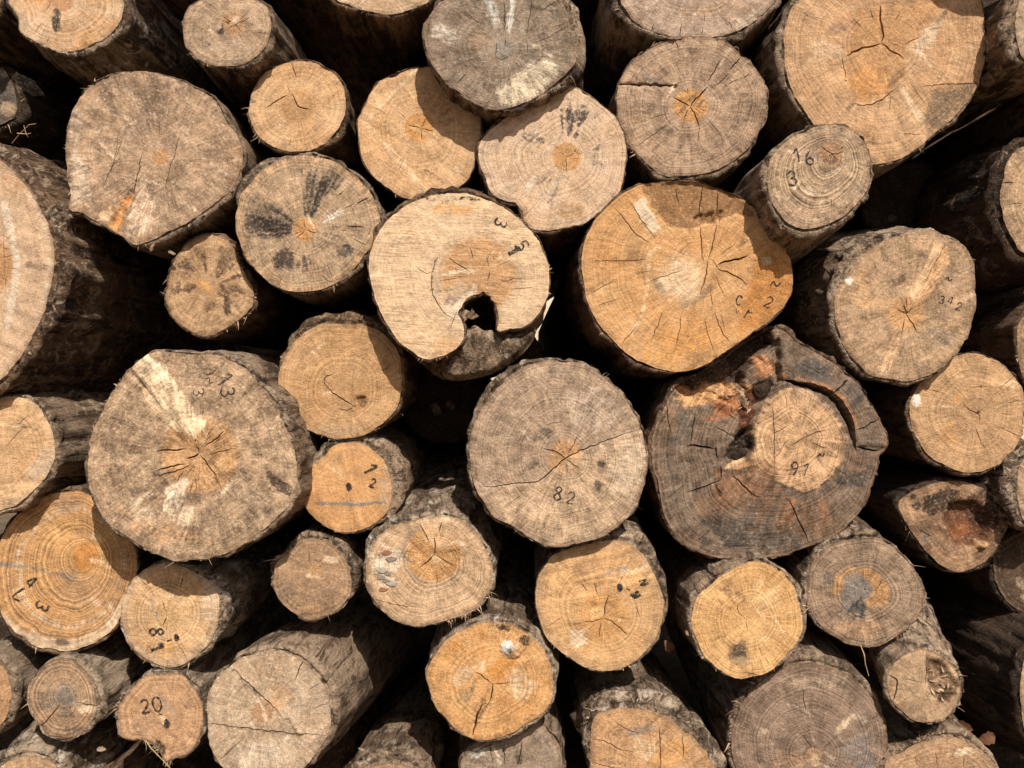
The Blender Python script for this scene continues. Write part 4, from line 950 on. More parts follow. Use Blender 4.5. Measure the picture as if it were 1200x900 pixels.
LOG('smooth orange log crossed by a level grey chalk line, stamped 1 and 2',
    [378,536, 392,522, 410,518, 428,522, 440,530, 450,542, 457,558, 459,576, 456,596, 444,610, 426,620, 406,624, 388,620, 372,610, 360,598, 354,582, 354,564, 362,549], .03, (412,570),
    c=((220,168,106), (214,160,98)), w=.1, nc=2, ra=.4, ry=.3, sp=.6, cr=[(1.6, 358,563, 363,565), (1.3, 357,580, 364,580)], chalk=[(3.4, 370,589, 395,590, 420,591, 452,588)],
    st=[('line', [(372,589),(400,590),(450,588)], 4.5, (168,158,140), .6), ('blob', 452,566, 8,40, 0, (196,166,132), .5), ('blob', 395,535, 30,8, -10, (190,150,104), .4)], mk=[('1', 434,550, 16, 62, 3.2), ('2', 437,566, 10, 20, 2.4), ('@', 409,570, 10, 0, 3.0)], bk=('slate', .7), bt=[(0,17),(40,19),(70,12),(90,8),(120,12),(150,14),(170,4),(330,10),(300,4),(250,2)], fl=1.02, ba=1.2, rm=.3)
LOG('pale log with orange heart and grey brown chips stuck to its left side',
    [483,610, 510,605, 533,607, 553,620, 567,640, 577,663, 575,687, 563,707, 543,720, 517,728, 493,733, 467,729, 450,717, 437,700, 429,677, 430,653, 443,630, 460,617], -.0, (509,650),
    c=((220,182,138), (206,168,124)), h=(33, (214,160,94)), hring=.55, w=.3, wc=(170,142,110), nc=16, ra=.9, rf=230, pl=.4,
    cr=[(2, 509,650, 510,640, 509,629), (2.2, 509,650, 502,657, 494,664), (1.5, 509,650, 520,656, 532,664), (1.8, 492,613, 497,622, 503,635), (1.6, 518,610, 514,626), (1.2, 511,671, 512,688), (1, 493,670, 488,680), (1, 530,643, 538,648), (1.3, 440,702, 460,708, 486,712)],
    rl=[('poly', [(488,612),(520,606),(540,615),(550,635),(545,650),(520,646),(505,648),(492,640),(478,628)], 3, 2), ('rough', 452,662, 20,30, 2.0)],
    st=[('blob', 510,655, 10,9, 0, (232,192,142), .6), ('poly', [(488,612),(520,606),(540,616),(548,636),(520,644),(500,634)], (228,188,140), .6, 4), ('blob', 452,660, 20,34, 0, (228,204,174), .6), ('blob', 558,660, 14,30, 0, (190,156,116), .6)], flake=[(453,648,5,1), (458,655,6,0), (448,668,5,2), (455,672,4,0), (445,677,5,0), (458,684,6,2), (449,691,5,1), (441,672,3,2), (452,680,4,0)],
    bk=('white', .6), bt=[(90,6),(60,9),(30,4),(0,3),(120,6),(180,4),(150,8),(210,5),(270,2)], fl=1.08, tl=(.02,.12), fib=60, fz=[(-70,10)], fs=1.5, ba=1.4)
LOG('broad grey log at the centre split by a long wavy crack, stamped 82',
    [630,424, 653,422, 677,425, 700,437, 720,453, 737,473, 750,497, 757,523, 758,547, 753,570, 747,590, 735,607, 718,620, 702,630, 680,636, 660,640, 640,639, 624,632, 608,622, 592,612, 578,604, 566,586, 557,570, 552,552, 550,530, 553,507, 560,487, 573,467, 590,447, 610,432], -.05, (663,536),
    c=((190,160,128), (180,150,120)), h=(20, (210,162,106)), hs=1.2, w=.5, wc=(160,138,114), nc=12, ra=1.1, rf=260, sd=40, res=2.8, pl=.4,
    cr=[(2.0, 558,563, 566,567, 573,570, 600,567, 630,564, 648,550, 663,537, 683,527, 710,517, 730,509, 750,503), (1.8, 663,537, 650,529, 636,526), (1.6, 663,537, 671,543, 679,549), (1.3, 665,534, 671,522, 678,511), (1.1, 657,523, 654,513), (1.1, 635,502, 628,496), (.9, 640,497, 660,494), (.9, 572,569, 580,563, 590,566), (1, 663,540, 664,556)],
    rl=[('poly', [(552,566),(573,571),(600,568),(630,566),(648,551),(663,538),(683,528),(710,518),(750,504),(760,560),(720,640),(640,650),(560,600)], 3.5, 1)],
    st=[('poly', [(573,572),(630,567),(663,540),(750,506),(758,547),(735,607),(660,640),(592,612)], (208,174,134), .55, 5), ('blob', 735,545, 20,46, 15, (222,194,162), .6), ('blob', 690,480, 40,30, 40, (196,172,146), .5), ('blob', 632,512, 18,8, -20, (122,108,94), .55), ('blob', 622,547, 9,5, -30, (112,98,84), .6), ('blob', 704,543, 5,5, 0, (54,52,46), .85), ('blob', 701,571, 6,8, 0, (48,46,40), .85), ('blob', 660,440, 44,12, 0, (184,158,130), .4)],
    mk=[('8', 654,578, 16, 14, 2.2), ('2', 669,583, 14, 14, 1.4)], bk=('grey', .7), bt=[(180,3),(150,7),(130,9),(90,3),(45,4),(60,4),(200,5),(0,2),(280,2)], fl=1.02, ba=1.8, fib=36, fz=[(60,170),(-180,180)])
LOG('large dark rotted log with a pale sound heart and a curved gap round it',
    [764,520, 768,504, 776,482, 786,463, 800,449, 822,437, 848,422, 878,400, 904,386, 918,388, 933,402, 958,414, 983,430, 1007,453, 1023,477, 1033,497, 1039,513, 1037,527, 1030,533, 1029,547, 1020,573, 1010,597, 988,620, 967,633, 940,643, 913,651, 880,654, 843,653, 820,647, 800,636, 785,617, 778,602, 774,584, 772,564, 765,546], .03, (936,512),
    c=((138,114,90), (120,98,76)), w=.6, wc=(110,98,86), nc=14, res=2.5, ry=1.0, ra=.9, rm=.3, rf=200,
    cr=[(12, 920,446, 942,451, 962,457, 981,470, 992,487, 998,504, 1003,526), (4, 974,463, 984,455, 993,445), (2.6, 1003,504, 1018,497, 1032,490), (3, 1003,524, 1018,527, 1033,528), (3.2, 805,522, 822,523, 838,525), (2, 838,525, 842,540), (2.4, 805,576, 828,570, 846,562), (2, 846,562, 844,545), (2.2, 858,556, 872,570, 888,584), (2, 924,584, 934,604, 948,636), (1.6, 815,484, 812,502, 810,516), (1.5, 838,500, 860,512), (1.6, 838,570, 848,580), (1.4, 925,523, 948,510, 968,503), (1.2, 905,540, 925,512), (1.2, 900,510, 925,498), (1.2, 948,518, 970,526), (1.2, 905,470, 908,556), (1, 920,462, 922,480), (1.4, 780,470, 786,510)],
    rl=[('poly', [(792,452),(822,433),(850,416),(880,394),(902,382),(906,402),(882,420),(872,436),(872,452),(858,456),(846,450),(832,462),(806,466)], -62, 3), ('rough', 835,462, 46,12, 7), ('poly', [(918,390),(960,416),(1007,453),(1033,497),(1037,524),(1006,522),(998,500),(988,478),(962,456),(926,446),(914,440)], 7, 2), ('poly', [(872,470),(884,452),(900,446),(912,452),(900,470),(888,490),(880,508),(878,528),(866,534),(862,512),(872,498),(866,484)], -16, 3), ('poly', [(862,512),(882,500),(882,528),(862,540),(852,530)], -26, 3), ('poly', [(876,424),(900,410),(908,420),(910,448),(890,452),(876,440)], 3, 3), ('poly', [(905,402),(914,398),(914,448),(908,452)], -20, 1.5), ('rough', 855,466, 34,24, 7), ('rough', 895,428, 20,24, 5), ('rough', 830,540, 60,60, 1.6), ('poly', [(930,454),(950,460),(973,477),(987,497),(993,517),(990,537),(977,557),(960,570),(943,577),(920,570),(900,557),(883,545),(862,552),(846,552),(862,538),(880,525),(882,507),(890,490),(900,472),(914,459)], 3.5, 1.6)],
    st=[('poly', [(792,454),(822,433),(850,416),(880,394),(902,382),(906,402),(882,420),(872,438),(872,452),(858,458),(846,452),(832,464),(806,468)], (62,50,40), .9, 3), ('poly', [(930,453),(950,460),(973,477),(987,497),(993,517),(990,537),(977,557),(960,570),(943,577),(920,570),(900,557),(883,545),(862,552),(845,552),(860,538),(880,525),(880,507),(890,490),(900,470),(913,458)], (208,166,118), .97, 2), ('ringband', .0,.01, TAN, 0), ('poly', [(930,453),(950,458),(973,474),(980,486),(960,474),(940,466),(920,464)], (150,128,104), .4, 3), ('blob', 832,463, 48,15, -8, (222,168,106), .95), ('blob', 858,474, 26,18, -10, (196,128,72), .8), ('poly', [(864,484),(876,462),(892,455),(888,476),(881,500),(870,508)], (70,42,28), .9, 3), ('blob', 848,482, 24,18, 0, (160,104,62), .5), ('blob', 893,426, 16,22, 20, (190,134,82), .7), ('blob', 876,480, 12,22, 20, (110,62,38), .7), ('blob', 872,520, 14,20, 0, (44,34,28), .9), ('blob', 955,432, 26,14, 30, (92,86,78), .8), ('blob', 1000,460, 14,20, -20, (104,94,84), .6), ('line', [(916,440),(944,446),(966,452),(987,466),(998,484),(1004,504)], 5, (176,124,76), .7), ('blob', 990,520, 6,40, 0, (90,80,70), .6), ('blob', 1000,560, 22,14, -10, (80,74,66), .75), ('blob', 1005,540, 16,20, 0, (150,116,78), .4), ('blob', 795,505, 22,30, 10, (100,90,78), .5), ('blob', 785,490, 8,30, 10, (150,120,84), .6), ('blob', 870,575, 60,30, -20, (146,106,70), .6), ('rays', 262, 34, 70, 135, (160,108,66), .5, 3.5), ('blob', 850,620, 40,22, 0, (76,70,62), .65), ('blob', 900,632, 70,16, 0, (82,74,64), .55), ('blob', 890,596, 28,30, 20, (90,78,66), .5), ('blob', 960,610, 34,24, 0, (124,96,68), .5), ('blob', 800,580, 22,40, 0, (134,116,96), .5), ('blob', 980,440, 10,30, 0, (150,120,90), .3)],  # darkest stains in the recess and cavities stand in for shade, others are rot
    mk=[('9', 930,549, 16, 14, 2.2), ('1', 944,550, 14, 20, 1.4), ('~', 962,533, 14, -20, 3.0)], bk=('brown', .3), bt=[(180,4),(0,3),(90,6),(270,2)], ba=1.6, fib=30, fz=[(90,150),(20,80)], plates=16, patch=[([(861,451),(867,452),(877,474),(871,477)], -.014, -.008, .003, ('tan', .95)), ([(884,452),(900,446),(903,458),(890,466)], -.004, -.002, .006, ('dark', .3)), ([(846,530),(866,524),(876,530),(862,542),(850,542)], -.006, -.002, .008, ('dark', .2))], tangle=[(868,478,16,18,9), (850,462,26,8,7)])
LOG('orange tan log below the centre grey log with black dabs at its upper right',
    [647,652, 667,643, 693,637, 717,632, 737,637, 753,650, 767,673, 777,700, 777,720, 770,743, 757,763, 737,780, 710,786, 687,782, 663,768, 643,750, 632,727, 628,703, 630,680, 638,664], .0, (707,724),
    c=((218,172,112), (208,160,102)), h=(24, (212,154,84)), hs=1.5, ha=.6, w=.2, wc=(180,146,106), nc=16, ry=.6, cr=[(1.8, 707,724, 709,712, 713,697), (1.8, 707,724, 696,728, 684,729), (1.7, 707,724, 722,732, 736,745), (1.3, 696,680, 700,699), (1.2, 682,683, 688,694), (1.2, 670,706, 680,710), (1.3, 704,730, 702,750), (1, 746,710, 750,724), (1, 640,735, 660,722)],
    st=[('line', [(708,674),(722,668),(738,665)], 4, (160,152,140), .65), ('blob', 677,746, 18,12, -20, (230,200,164), .6), ('ringband', .88,1.0, (176,144,106), .5), ('blob', 690,665, 30,10, -20, (182,142,98), .6), ('blob', 700,718, 12,8, 0, (228,182,118), .6), ('blob', 755,715, 18,34, 10, (196,156,110), .4)], mk=[('@', 726,688, 9, 0, 3.6), ('-', 736,690, 8, 30, 1.6), ('N', 754,682, 10, 75, 3.0), ('N', 745,697, 10, 60, 3.2), ('~', 742,698, 12, 10, 2.4)],
    bk=('slate', .7), bt=[(0,6),(30,11),(60,18),(75,12),(100,2),(180,2),(270,2),(320,3)], fl=1.04, tl=(.02,.06), ba=1.3, rm=.2)
LOG('light orange log with fine rays and a dark smudge low on its face',
    [843,677, 867,663, 890,659, 910,667, 927,683, 937,707, 940,733, 933,753, 920,770, 900,787, 873,795, 850,790, 830,773, 817,750, 810,727, 815,703, 827,690], -.035, (875,726),
    c=((222,176,112), (214,164,98)), w=.12, wc=(176,138,96), nc=10, ry=1.1, ra=.7, rf=230, cr=[(1.1, 875,726, 866,718, 864,710, 872,704), (1, 875,726, 876,740), (.9, 882,726, 876,722), (1.3, 872,788, 890,791)],
    st=[('rays', 130, 50, 20, 64, (158,118,76), .55, 4.5), ('rays', 220, 40, 20, 60, (160,122,78), .45, 4.5), ('rays', 60, 40, 20, 64, (232,190,130), .5, 4), ('poly', [(862,752),(870,750),(878,775),(862,778),(852,770)], (86,74,64), .75, 4), ('blob', 870,774, 16,5, 0, (214,178,130), .5), ('blob', 900,700, 20,20, 0, (232,190,130), .4)], bk=('grey', .7), bt=[(90,7),(60,6),(30,9),(120,9),(150,7),(180,4),(270,2)], fl=1.06, fib=50, rm=.15)
LOG('grey brown log with blue grey paint dripping over its orange heart',
    [967,643, 987,634, 1013,630, 1037,635, 1057,650, 1073,670, 1082,693, 1080,713, 1067,733, 1047,748, 1027,757, 1003,757, 980,747, 960,730, 949,710, 947,683, 953,660], .02, (1014,692),
    c=((172,144,114), (160,132,104)), w=.55, wc=(140,118,96), nc=8, ra=1.0, rf=220, cr=[(1.6, 1025,693, 1034,680), (1, 1014,692, 1020,698)],
    st=[('poly', [(976,682),(990,664),(1010,664),(1030,672),(1044,690),(1044,705),(1030,712),(1015,712),(1018,700),(1022,690),(1004,676),(992,684),(982,698),(973,694)], (196,146,86), .7, 3), ('poly', [(990,672),(1006,668),(1018,682),(1024,694),(1012,706),(1012,720),(1002,716),(990,716),(986,700)], (132,124,114), .72, 4), ('rays', 245, 30, 8, 40, (62,60,58), .9, 3), ('line', [(1012,706),(1013,738)], 3, (62,66,66), .8), ('line', [(1002,712),(1000,728)], 3, (66,66,66), .7), ('line', [(986,708),(986,726)], 2.5, (70,70,68), .7), ('blob', 1002,741, 5,4, 0, (50,48,46), .85), ('blob', 971,680, 10,12, 0, (120,106,92), .6), ('blob', 1008,738, 34,12, 0, (186,146,104), .5)],
    bk=('grey', .6), bt=[(90,10),(60,6),(120,10),(30,4),(0,3),(150,5),(180,4),(270,2)], fl=1.02, tl=(.0,.14), fib=70, fz=[(-60,40)], fs=1.2)
LOG('small log with a dark fibrous rotten pocket in its right half, lower right',
    [1088,761, 1104,768, 1116,778, 1124,794, 1127,810, 1122,824, 1112,838, 1098,845, 1082,847, 1068,842, 1056,832, 1046,820, 1040,808, 1039,794, 1046,780, 1058,768, 1072,762], -.02, (1082,804),
    c=((206,172,130), (196,160,118)), w=.35, wc=(170,140,106), nc=8, cr=[(2.6, 1041,792, 1050,796, 1051,808, 1047,822), (1.3, 1086,766, 1086,805), (1, 1055,795, 1082,800), (1.2, 1084,838, 1086,846)],
    rl=[('poly', [(1088,772),(1100,774),(1116,790),(1122,806),(1112,824),(1100,815),(1090,808),(1087,790)], -8, 4), ('rough', 1104,798, 20,24, 7)],
    st=[('poly', [(1086,768),(1100,772),(1116,788),(1124,806),(1112,824),(1098,815),(1088,808),(1086,790)], (112,86,60), .85, 3), ('blob', 1108,812, 8,14, 30, (56,44,34), .7), ('line', [(1092,780),(1108,800),(1120,806)], 2.5, (196,164,124), .7), ('line', [(1096,800),(1112,790)], 2, (190,158,118), .7), ('line', [(1090,806),(1118,812)], 2, (186,154,114), .6), ('blob', 1070,835, 22,8, 20, (150,126,102), .5)], bk=('slate', .8), bt=[(90,5),(45,7),(0,4),(180,3),(230,4),(270,3)], fl=1.08, tl=(.12,.38), ba=1.3, fib=26, fz=[(-30,60)], tangle=[(1104,800,15,25,14)])
LOG('large flat grey log at the bottom right with a small ringed pith',
    [860,852, 870,825, 887,804, 910,788, 933,779, 960,779, 987,788, 1010,804, 1027,827, 1037,850, 1040,877, 1034,902, 1018,926, 990,945, 950,953, 910,946, 880,926, 862,897, 857,872], .03, (954,887),
    c=((158,132,108), (148,122,100)), h=(11, (196,154,110)), hring=.6, w=.5, wc=(136,114,96), nc=12, ra=.9, rf=260, pl=.25, sp=.55, cr=[(1.4, 940,860, 951,876), (1.2, 962,878, 974,870), (1, 940,806, 944,836), (1, 918,886, 942,886), (1, 958,800, 959,806)],
    st=[('blob', 990,848, 4,20, 45, (214,186,150), .75), ('blob', 895,858, 7,4, -20, (206,180,150), .7), ('blob', 955,890, 6,8, 0, (224,190,152), .8), ('ringband', .13,.15, (110,84,62), .7), ('blob', 960,798, 50,10, 0, (176,152,126), .5), ('blob', 1010,880, 24,30, 0, (138,128,120), .5), ('blob', 925,895, 30,16, 0, (182,146,108), .5)],
    bk=('grey', .35), bt=[(90,14),(120,11),(60,12),(40,9),(150,7),(10,5),(180,4),(0,3)], fl=1.06, tl=(0,.08), fib=60, fz=[(130,190)], ba=1.1)
LOG('orange log at the bottom edge with shaggy silver bark hanging over its top',
    [692,900, 692,868, 695,844, 705,834, 724,830, 745,830, 766,834, 786,842, 800,856, 816,868, 830,886, 837,902, 832,930, 800,955, 760,962, 720,950, 698,926], .0, (765,905),
    c=((214,168,114), (206,158,104)), w=.3, wc=(160,128,96), nc=10, cr=[(2, 694,866, 712,870, 726,878, 742,880), (1.8, 694,893, 715,899, 735,902), (1.4, 773,850, 774,880, 774,905), (1.2, 800,860, 801,890), (1.6, 720,845, 738,856, 756,858)],
    st=[('blob', 745,858, 24,6, -10, (140,136,128), .5), ('blob', 715,862, 16,8, 10, (150,118,86), .5), ('blob', 790,885, 24,24, 0, (222,166,96), .6), ('blob', 720,893, 24,5, 10, (140,106,76), .5), ('blob', 756,875, 14,14, 0, (232,200,156), .5)], bk=('grey', .65), bt=[(90,20),(120,20),(150,12),(60,22),(30,20),(10,16),(180,2),(0,16)], fl=1.02, tl=(0,-.06), ba=2.2, fib=50, fz=[(70,160)], fs=1.6)
LOG('orange mottled log with a white rimmed knot near its top, bottom centre',
    [510,767, 527,747, 550,734, 573,729, 593,730, 613,740, 630,753, 643,773, 648,797, 647,817, 637,834, 617,849, 593,862, 567,867, 547,863, 530,850, 513,831, 503,808, 500,787], .0, (577,802),
    c=((222,170,104), (216,160,92)), w=.2, wc=(186,146,104), pl=.7, nc=8, cr=[(2.2, 557,787, 566,793, 577,802), (1.8, 577,802, 588,801, 598,799), (2, 577,802, 576,815, 571,826), (3, 566,824, 559,840, 554,862), (1, 592,810, 600,815)],
    rl=[('poly', [(588,752),(604,750),(610,758),(608,768),(596,770),(588,762)], 9, 3), ('rough', 540,770, 40,30, 1.4), ('step', [(606,770),(575,800)], 2)],
    st=[('poly', [(586,757),(594,750),(606,752),(600,760),(598,768),(588,764)], (232,226,214), .9, 2), ('poly', [(592,760),(602,756),(602,768),(596,767)], (36,34,32), .95, 1.5), ('blob', 605,760, 6,8, 0, (220,172,120), .9), ('blob', 616,752, 8,8, 0, (70,58,46), .8), ('blob', 590,735, 10,4, 20, (60,52,44), .8), ('poly', [(586,770),(608,774),(600,795),(578,800),(562,788)], (214,150,70), .7, 5), ('blob', 530,760, 10,20, 40, (222,156,80), .6), ('line', [(563,734),(566,760)], 6, (216,146,72), .7), ('blob', 545,790, 26,10, -30, (230,200,164), .5), ('blob', 612,802, 20,20, 0, (230,198,156), .5), ('line', [(570,826),(556,850)], 6, (110,76,46), .6), ('blob', 562,830, 8,14, 20, (140,100,60), .5), ('blob', 545,815, 20,8, -50, (150,132,104), .4)],
    bk=('white', .5), bt=[(0,5),(30,9),(60,10),(90,7),(120,3),(180,2),(300,7),(330,7)], fl=1.06, tl=(0,.05), ba=1.3, rm=.25)
LOG('speckled pale log with debarked grey upper side, bottom left of centre',
    [243,848, 243,824, 248,806, 256,792, 270,780, 286,770, 304,765, 324,763, 340,768, 354,776, 368,788, 378,802, 384,816, 387,832, 387,850, 380,868, 368,886, 354,903, 335,915, 305,918, 275,908, 256,892, 246,872], -.06, (308,834),
    c=((210,180,146), (198,166,130)), h=(13, (192,146,100)), w=.35, wc=(170,140,108), pl=.9, pc=(234,212,182), nc=8, sp=1.0, cr=[(3, 270,781, 288,799, 308,818, 320,828, 333,842), (2.2, 243,847, 280,852, 330,858, 380,862), (1.6, 362,766, 352,780, 345,798), (1.3, 240,820, 262,826), (1.2, 363,808, 376,800), (1.3, 368,830, 384,824), (1, 256,891, 288,862)],
    rl=[('step', [(270,781),(320,828)], 2.2)], st=[('line', [(270,782),(288,802),(310,820)], 5, (112,92,72), .6), ('line', [(243,848),(300,855),(360,861)], 4, (130,106,82), .5), ('blob', 318,790, 14,24, 0, (160,128,96), .4), ('blob', 325,815, 16,16, 0, (214,168,112), .5), ('blob', 300,890, 40,24, 0, (228,204,174), .5)],
    bk=('slate', .55), bt=[(90,6),(60,10),(30,12),(0,9),(120,5),(150,3),(180,2),(330,6)], fl=1.08, tl=(.10,-.06), ba=.6, len=2.3, rm=.2)
LOG('small brownish log with grey pith and a crack down to its lower left rim',
    [74,772, 88,776, 98,784, 106,798, 112,814, 113,830, 106,846, 96,858, 82,865, 66,865, 52,858, 44,848, 36,836, 32,822, 33,806, 40,792, 52,780, 62,774], -.0, (77,816),
    c=((184,150,112), (170,136,100)), h=(11, (150,136,120)), hs=1.5, w=.4, wc=(140,116,92), nc=10, ra=1.1, rf=210, cr=[(1.8, 69,827, 58,840, 46,853), (2, 88,822, 98,824, 112,828), (1.2, 74,829, 84,836, 90,828), (1.1, 50,782, 56,788), (1, 66,815, 70,826)], st=[('blob', 55,820, 20,14, 0, (130,112,94), .5), ('blob', 86,856, 14,6, 0, (110,92,76), .5), ('ringband', .2,.45, (176,150,124), .4)],
    bk=('white', .5), bt=[(0,9),(40,6),(330,9),(300,5),(90,2),(180,2)], fl=1.14, ba=1.6)
LOG('tan log stamped 20 with a frayed broken lower edge, bottom left',
    [178,790, 196,789, 212,791, 224,800, 232,812, 237,828, 238,848, 234,864, 226,876, 218,885, 204,888, 193,893, 188,882, 180,872, 170,867, 156,867, 142,862, 139,848, 138,832, 144,818, 156,806, 166,796], .0, (200,840),
    c=((206,162,114), (196,152,108)), w=.25, wc=(170,138,106), nc=4, sp=.7, ra=.5, cr=[(1.2, 221,862, 232,866)], rl=[('rough', 186,876, 18,16, 5), ('rough', 160,860, 20,8, 2)], st=[('blob', 160,852, 24,16, 0, (180,146,110), .5), ('blob', 186,876, 10,10, 0, (80,62,46), .8), ('line', [(186,812),(196,828),(206,842)], 4.5, (172,160,142), .7), ('blob', 222,850, 10,30, 0, (214,170,122), .4)],
    mk=[('2', 170,828, 16, -8, 2.6), ('0', 184,825, 18, -12, 2.6), ('@', 196,848, 10, 0, 3.4), ('~', 188,837, 7, 0, 2.0)], bk=('white', .35), bt=[(0,3),(60,5),(40,6),(180,3),(330,4)], fl=1.1, ba=1.2, fib=70, fz=[(-130,-80),(150,175)], fs=2.0)
LOG('grey cracked log end at the bottom edge under the mottled orange log',
    [540,898, 546,884, 560,874, 576,868, 592,865, 612,859, 632,848, 646,860, 656,878, 658,900, 650,926, 620,945, 580,945, 550,928], .05, (600,900),
    c=((172,148,122), (156,132,108)), w=.5, wc=(140,122,104), nc=12, cr=[(1.6, 612,868, 610,885, 606,896), (1.4, 550,886, 566,876, 580,872), (1.2, 590,870, 592,898), (1, 574,872, 578,896)], st=[('blob', 560,882, 16,6, -25, (206,194,176), .6), ('blob', 640,872, 12,14, 0, (140,122,106), .5)], bk=('grey', .4), bt=[(90,3),(0,4),(45,3)], fl=1.1)
LOG('log at the bottom edge with sunlit grey bark, next to the speckled pale log',
    [412,935, 418,912, 434,899, 456,894, 478,898, 494,910, 500,935, 490,962, 456,976, 424,962], .05, (456,935),
    c=(TAN, BRN), w=.4, bk=('grey', .5), bt=[(90,18),(45,14),(135,14),(0,5)], fl=1.05, tl=(0,-.10), ba=2.0, fib=24)
LOG('log with a frayed fibrous top edge at the bottom right, dry leaves behind it',
    [1036,900, 1042,887, 1060,880, 1080,870, 1096,866, 1112,863, 1130,868, 1146,878, 1160,890, 1168,905, 1160,940, 1100,962, 1050,945, 1036,920], .02, (1100,912),
    c=((200,160,116), (188,148,106)), w=.3, nc=12, rl=[('rough', 1095,872, 60,10, 4)], cr=[(1.2, 1072,888, 1076,898), (1.2, 1130,884, 1128,898), (1, 1096,880, 1098,900)], bk=('slate', .6), bt=[(90,12),(60,10),(120,6),(30,8),(0,5)], fl=1.08, tl=(0,.08), fib=120, fz=[(40,150)], fs=1.4)
LOG('bark covered log at the left edge near the bottom with an orange cut rim',
    [-6,772, 4,784, 12,800, 12,824, 4,846, -14,862, -40,858, -58,836, -60,806, -46,782, -24,770], .02, (-22,818),
    c=((206,160,108), (180,136,92)), w=.3, bk=('white', .4), bt=[(0,10),(30,9),(-40,8),(90,4)], fl=1.1, ba=1.8)
LOG('log in the bottom left corner with a white lichen patch on its bark',
    [-10,920, 0,900, 18,888, 40,886, 60,894, 76,912, 82,940, 70,966, 36,980, 4,968, -10,944], -.0, (36,934),
    c=(TAN, BRN), w=.4, bk=('white', .6), bt=[(90,12),(45,8),(135,12),(0,4)], fl=1.18, tl=(0,.1), ba=1.8)
LOG('very thick dark barked log low at the right edge, its face out of frame',
    [1210,760, 1240,742, 1280,740, 1320,770, 1335,820, 1320,870, 1280,900, 1236,896, 1206,866, 1196,822, 1198,786], -.0, (1265,820),
    c=(TAN, BRN), w=.4, bk=('dark', .25), bt=[(180,8),(0,6)], fl=1.14, ba=1.8, tl=(-.06,.0))


def plain(label, cx, cy, r, d, bk='brown', c=(TAN, BRN), n=11, heart=True, **q):
    R = random.Random(int(cx * 7 + cy))
    o = []
    for k in range(n):
        a = k * 6.2832 / n; rr = r * R.uniform(.93, 1.07)
        o += [cx + rr * math.cos(a), cy + rr * math.sin(a)]
    LOG(label, o, d, (cx + R.uniform(-6, 6), cy + R.uniform(-6, 6)), c=c, bk=(bk, .4), h=(R.uniform(10, 24) if heart else 0, ORG), res=9 if heart else 4, fib=8, w=.5, **q)


def gap_filler(label, cx, cy, r, d):  # added blocker for a see-through gap, near-black in place of its shade
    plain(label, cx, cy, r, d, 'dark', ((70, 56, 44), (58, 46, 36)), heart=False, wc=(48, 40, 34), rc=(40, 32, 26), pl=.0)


# the stack goes on above and beside the picture
plain('tan log on the next layer up, over the top left corner log', 20, -118, 62, .03)
plain('tan log on the next layer up, over the small log with the curly mark', 196, -92, 66, .0)
plain('tan log on the next layer up, over the light tan cut off log', 330, -98, 58, .03)
plain('tan log on the next layer up, over the grey flaky log', 568, -112, 88, .05)
plain('tan log on the next layer up, over the pinkish grey log', 700, -140, 66, .02)
plain('tan log on the next layer up, over the gap beside the pinkish grey log', 935, -110, 58, .03)
plain('tan log on the next layer up, over the huge top right log', 1060, -130, 74, .04)
plain('tan log sticking out above the dark bark log of the right edge', 1182, -122, 66, -.12)
plain('tan log beyond the right edge, between the two dark barked logs', 1290, 130, 75, .05)
plain('tan log beyond the right edge, level with the smooth tan log', 1275, 410, 82, .05)
plain('tan log of the bottom layer below the picture, under the corner log with lichen', 120, 990, 64, .02)
plain('tan log of the bottom layer below the picture, under the speckled pale log', 330, 1000, 70, .03)
# filler logs added to block the gaps, coloured dark for the shade
gap_filler('short dark log set back behind the diagonally striped log', 1190, 366, 46, .30)
gap_filler('short dark log set back in the gap under the huge top right log', 1062, 240, 50, .40)
gap_filler('short dark log set back in the gap below the notched central log', 518, 470, 47, .42)
gap_filler('short dark log set back beside the top left corner log', 14, 58, 56, .36)
gap_filler('short dark log set back between the corner log and the dirty tan log', 200, 100, 40, .45)
gap_filler('short dark log set back behind the log with its frayed fibrous top', 1190, 880, 60, .30)
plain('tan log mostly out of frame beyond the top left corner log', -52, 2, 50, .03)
gap_filler('short dark log set back over the dark grey bark log of the top row', 1172, -6, 46, .5)
gap_filler('short dark log set back in the gap beside the notched central log', 610, 420, 26, .35)
gap_filler('short dark log set back below the orange log of the left edge', -4, 744, 36, .3)
gap_filler('short dark log set back over the corner log with lichen', 20, 858, 28, .4)

# ------------------------------------------------------------------ build
for _i, _q in enumerate(LOGS):
    build_log(_q, _i)


# small dry things lodged in the pile
def at(px, py, y):
    return Vector(((px - 600) * S / D * (D + y), y, ZC + (450 - py) * S / D * (D + y)))


LEAF = plain_mat('dry_leaf', (128, 88, 56), (88, 62, 42), 90)
STRAW = plain_mat('straw', (206, 178, 128), (170, 140, 96), 60)


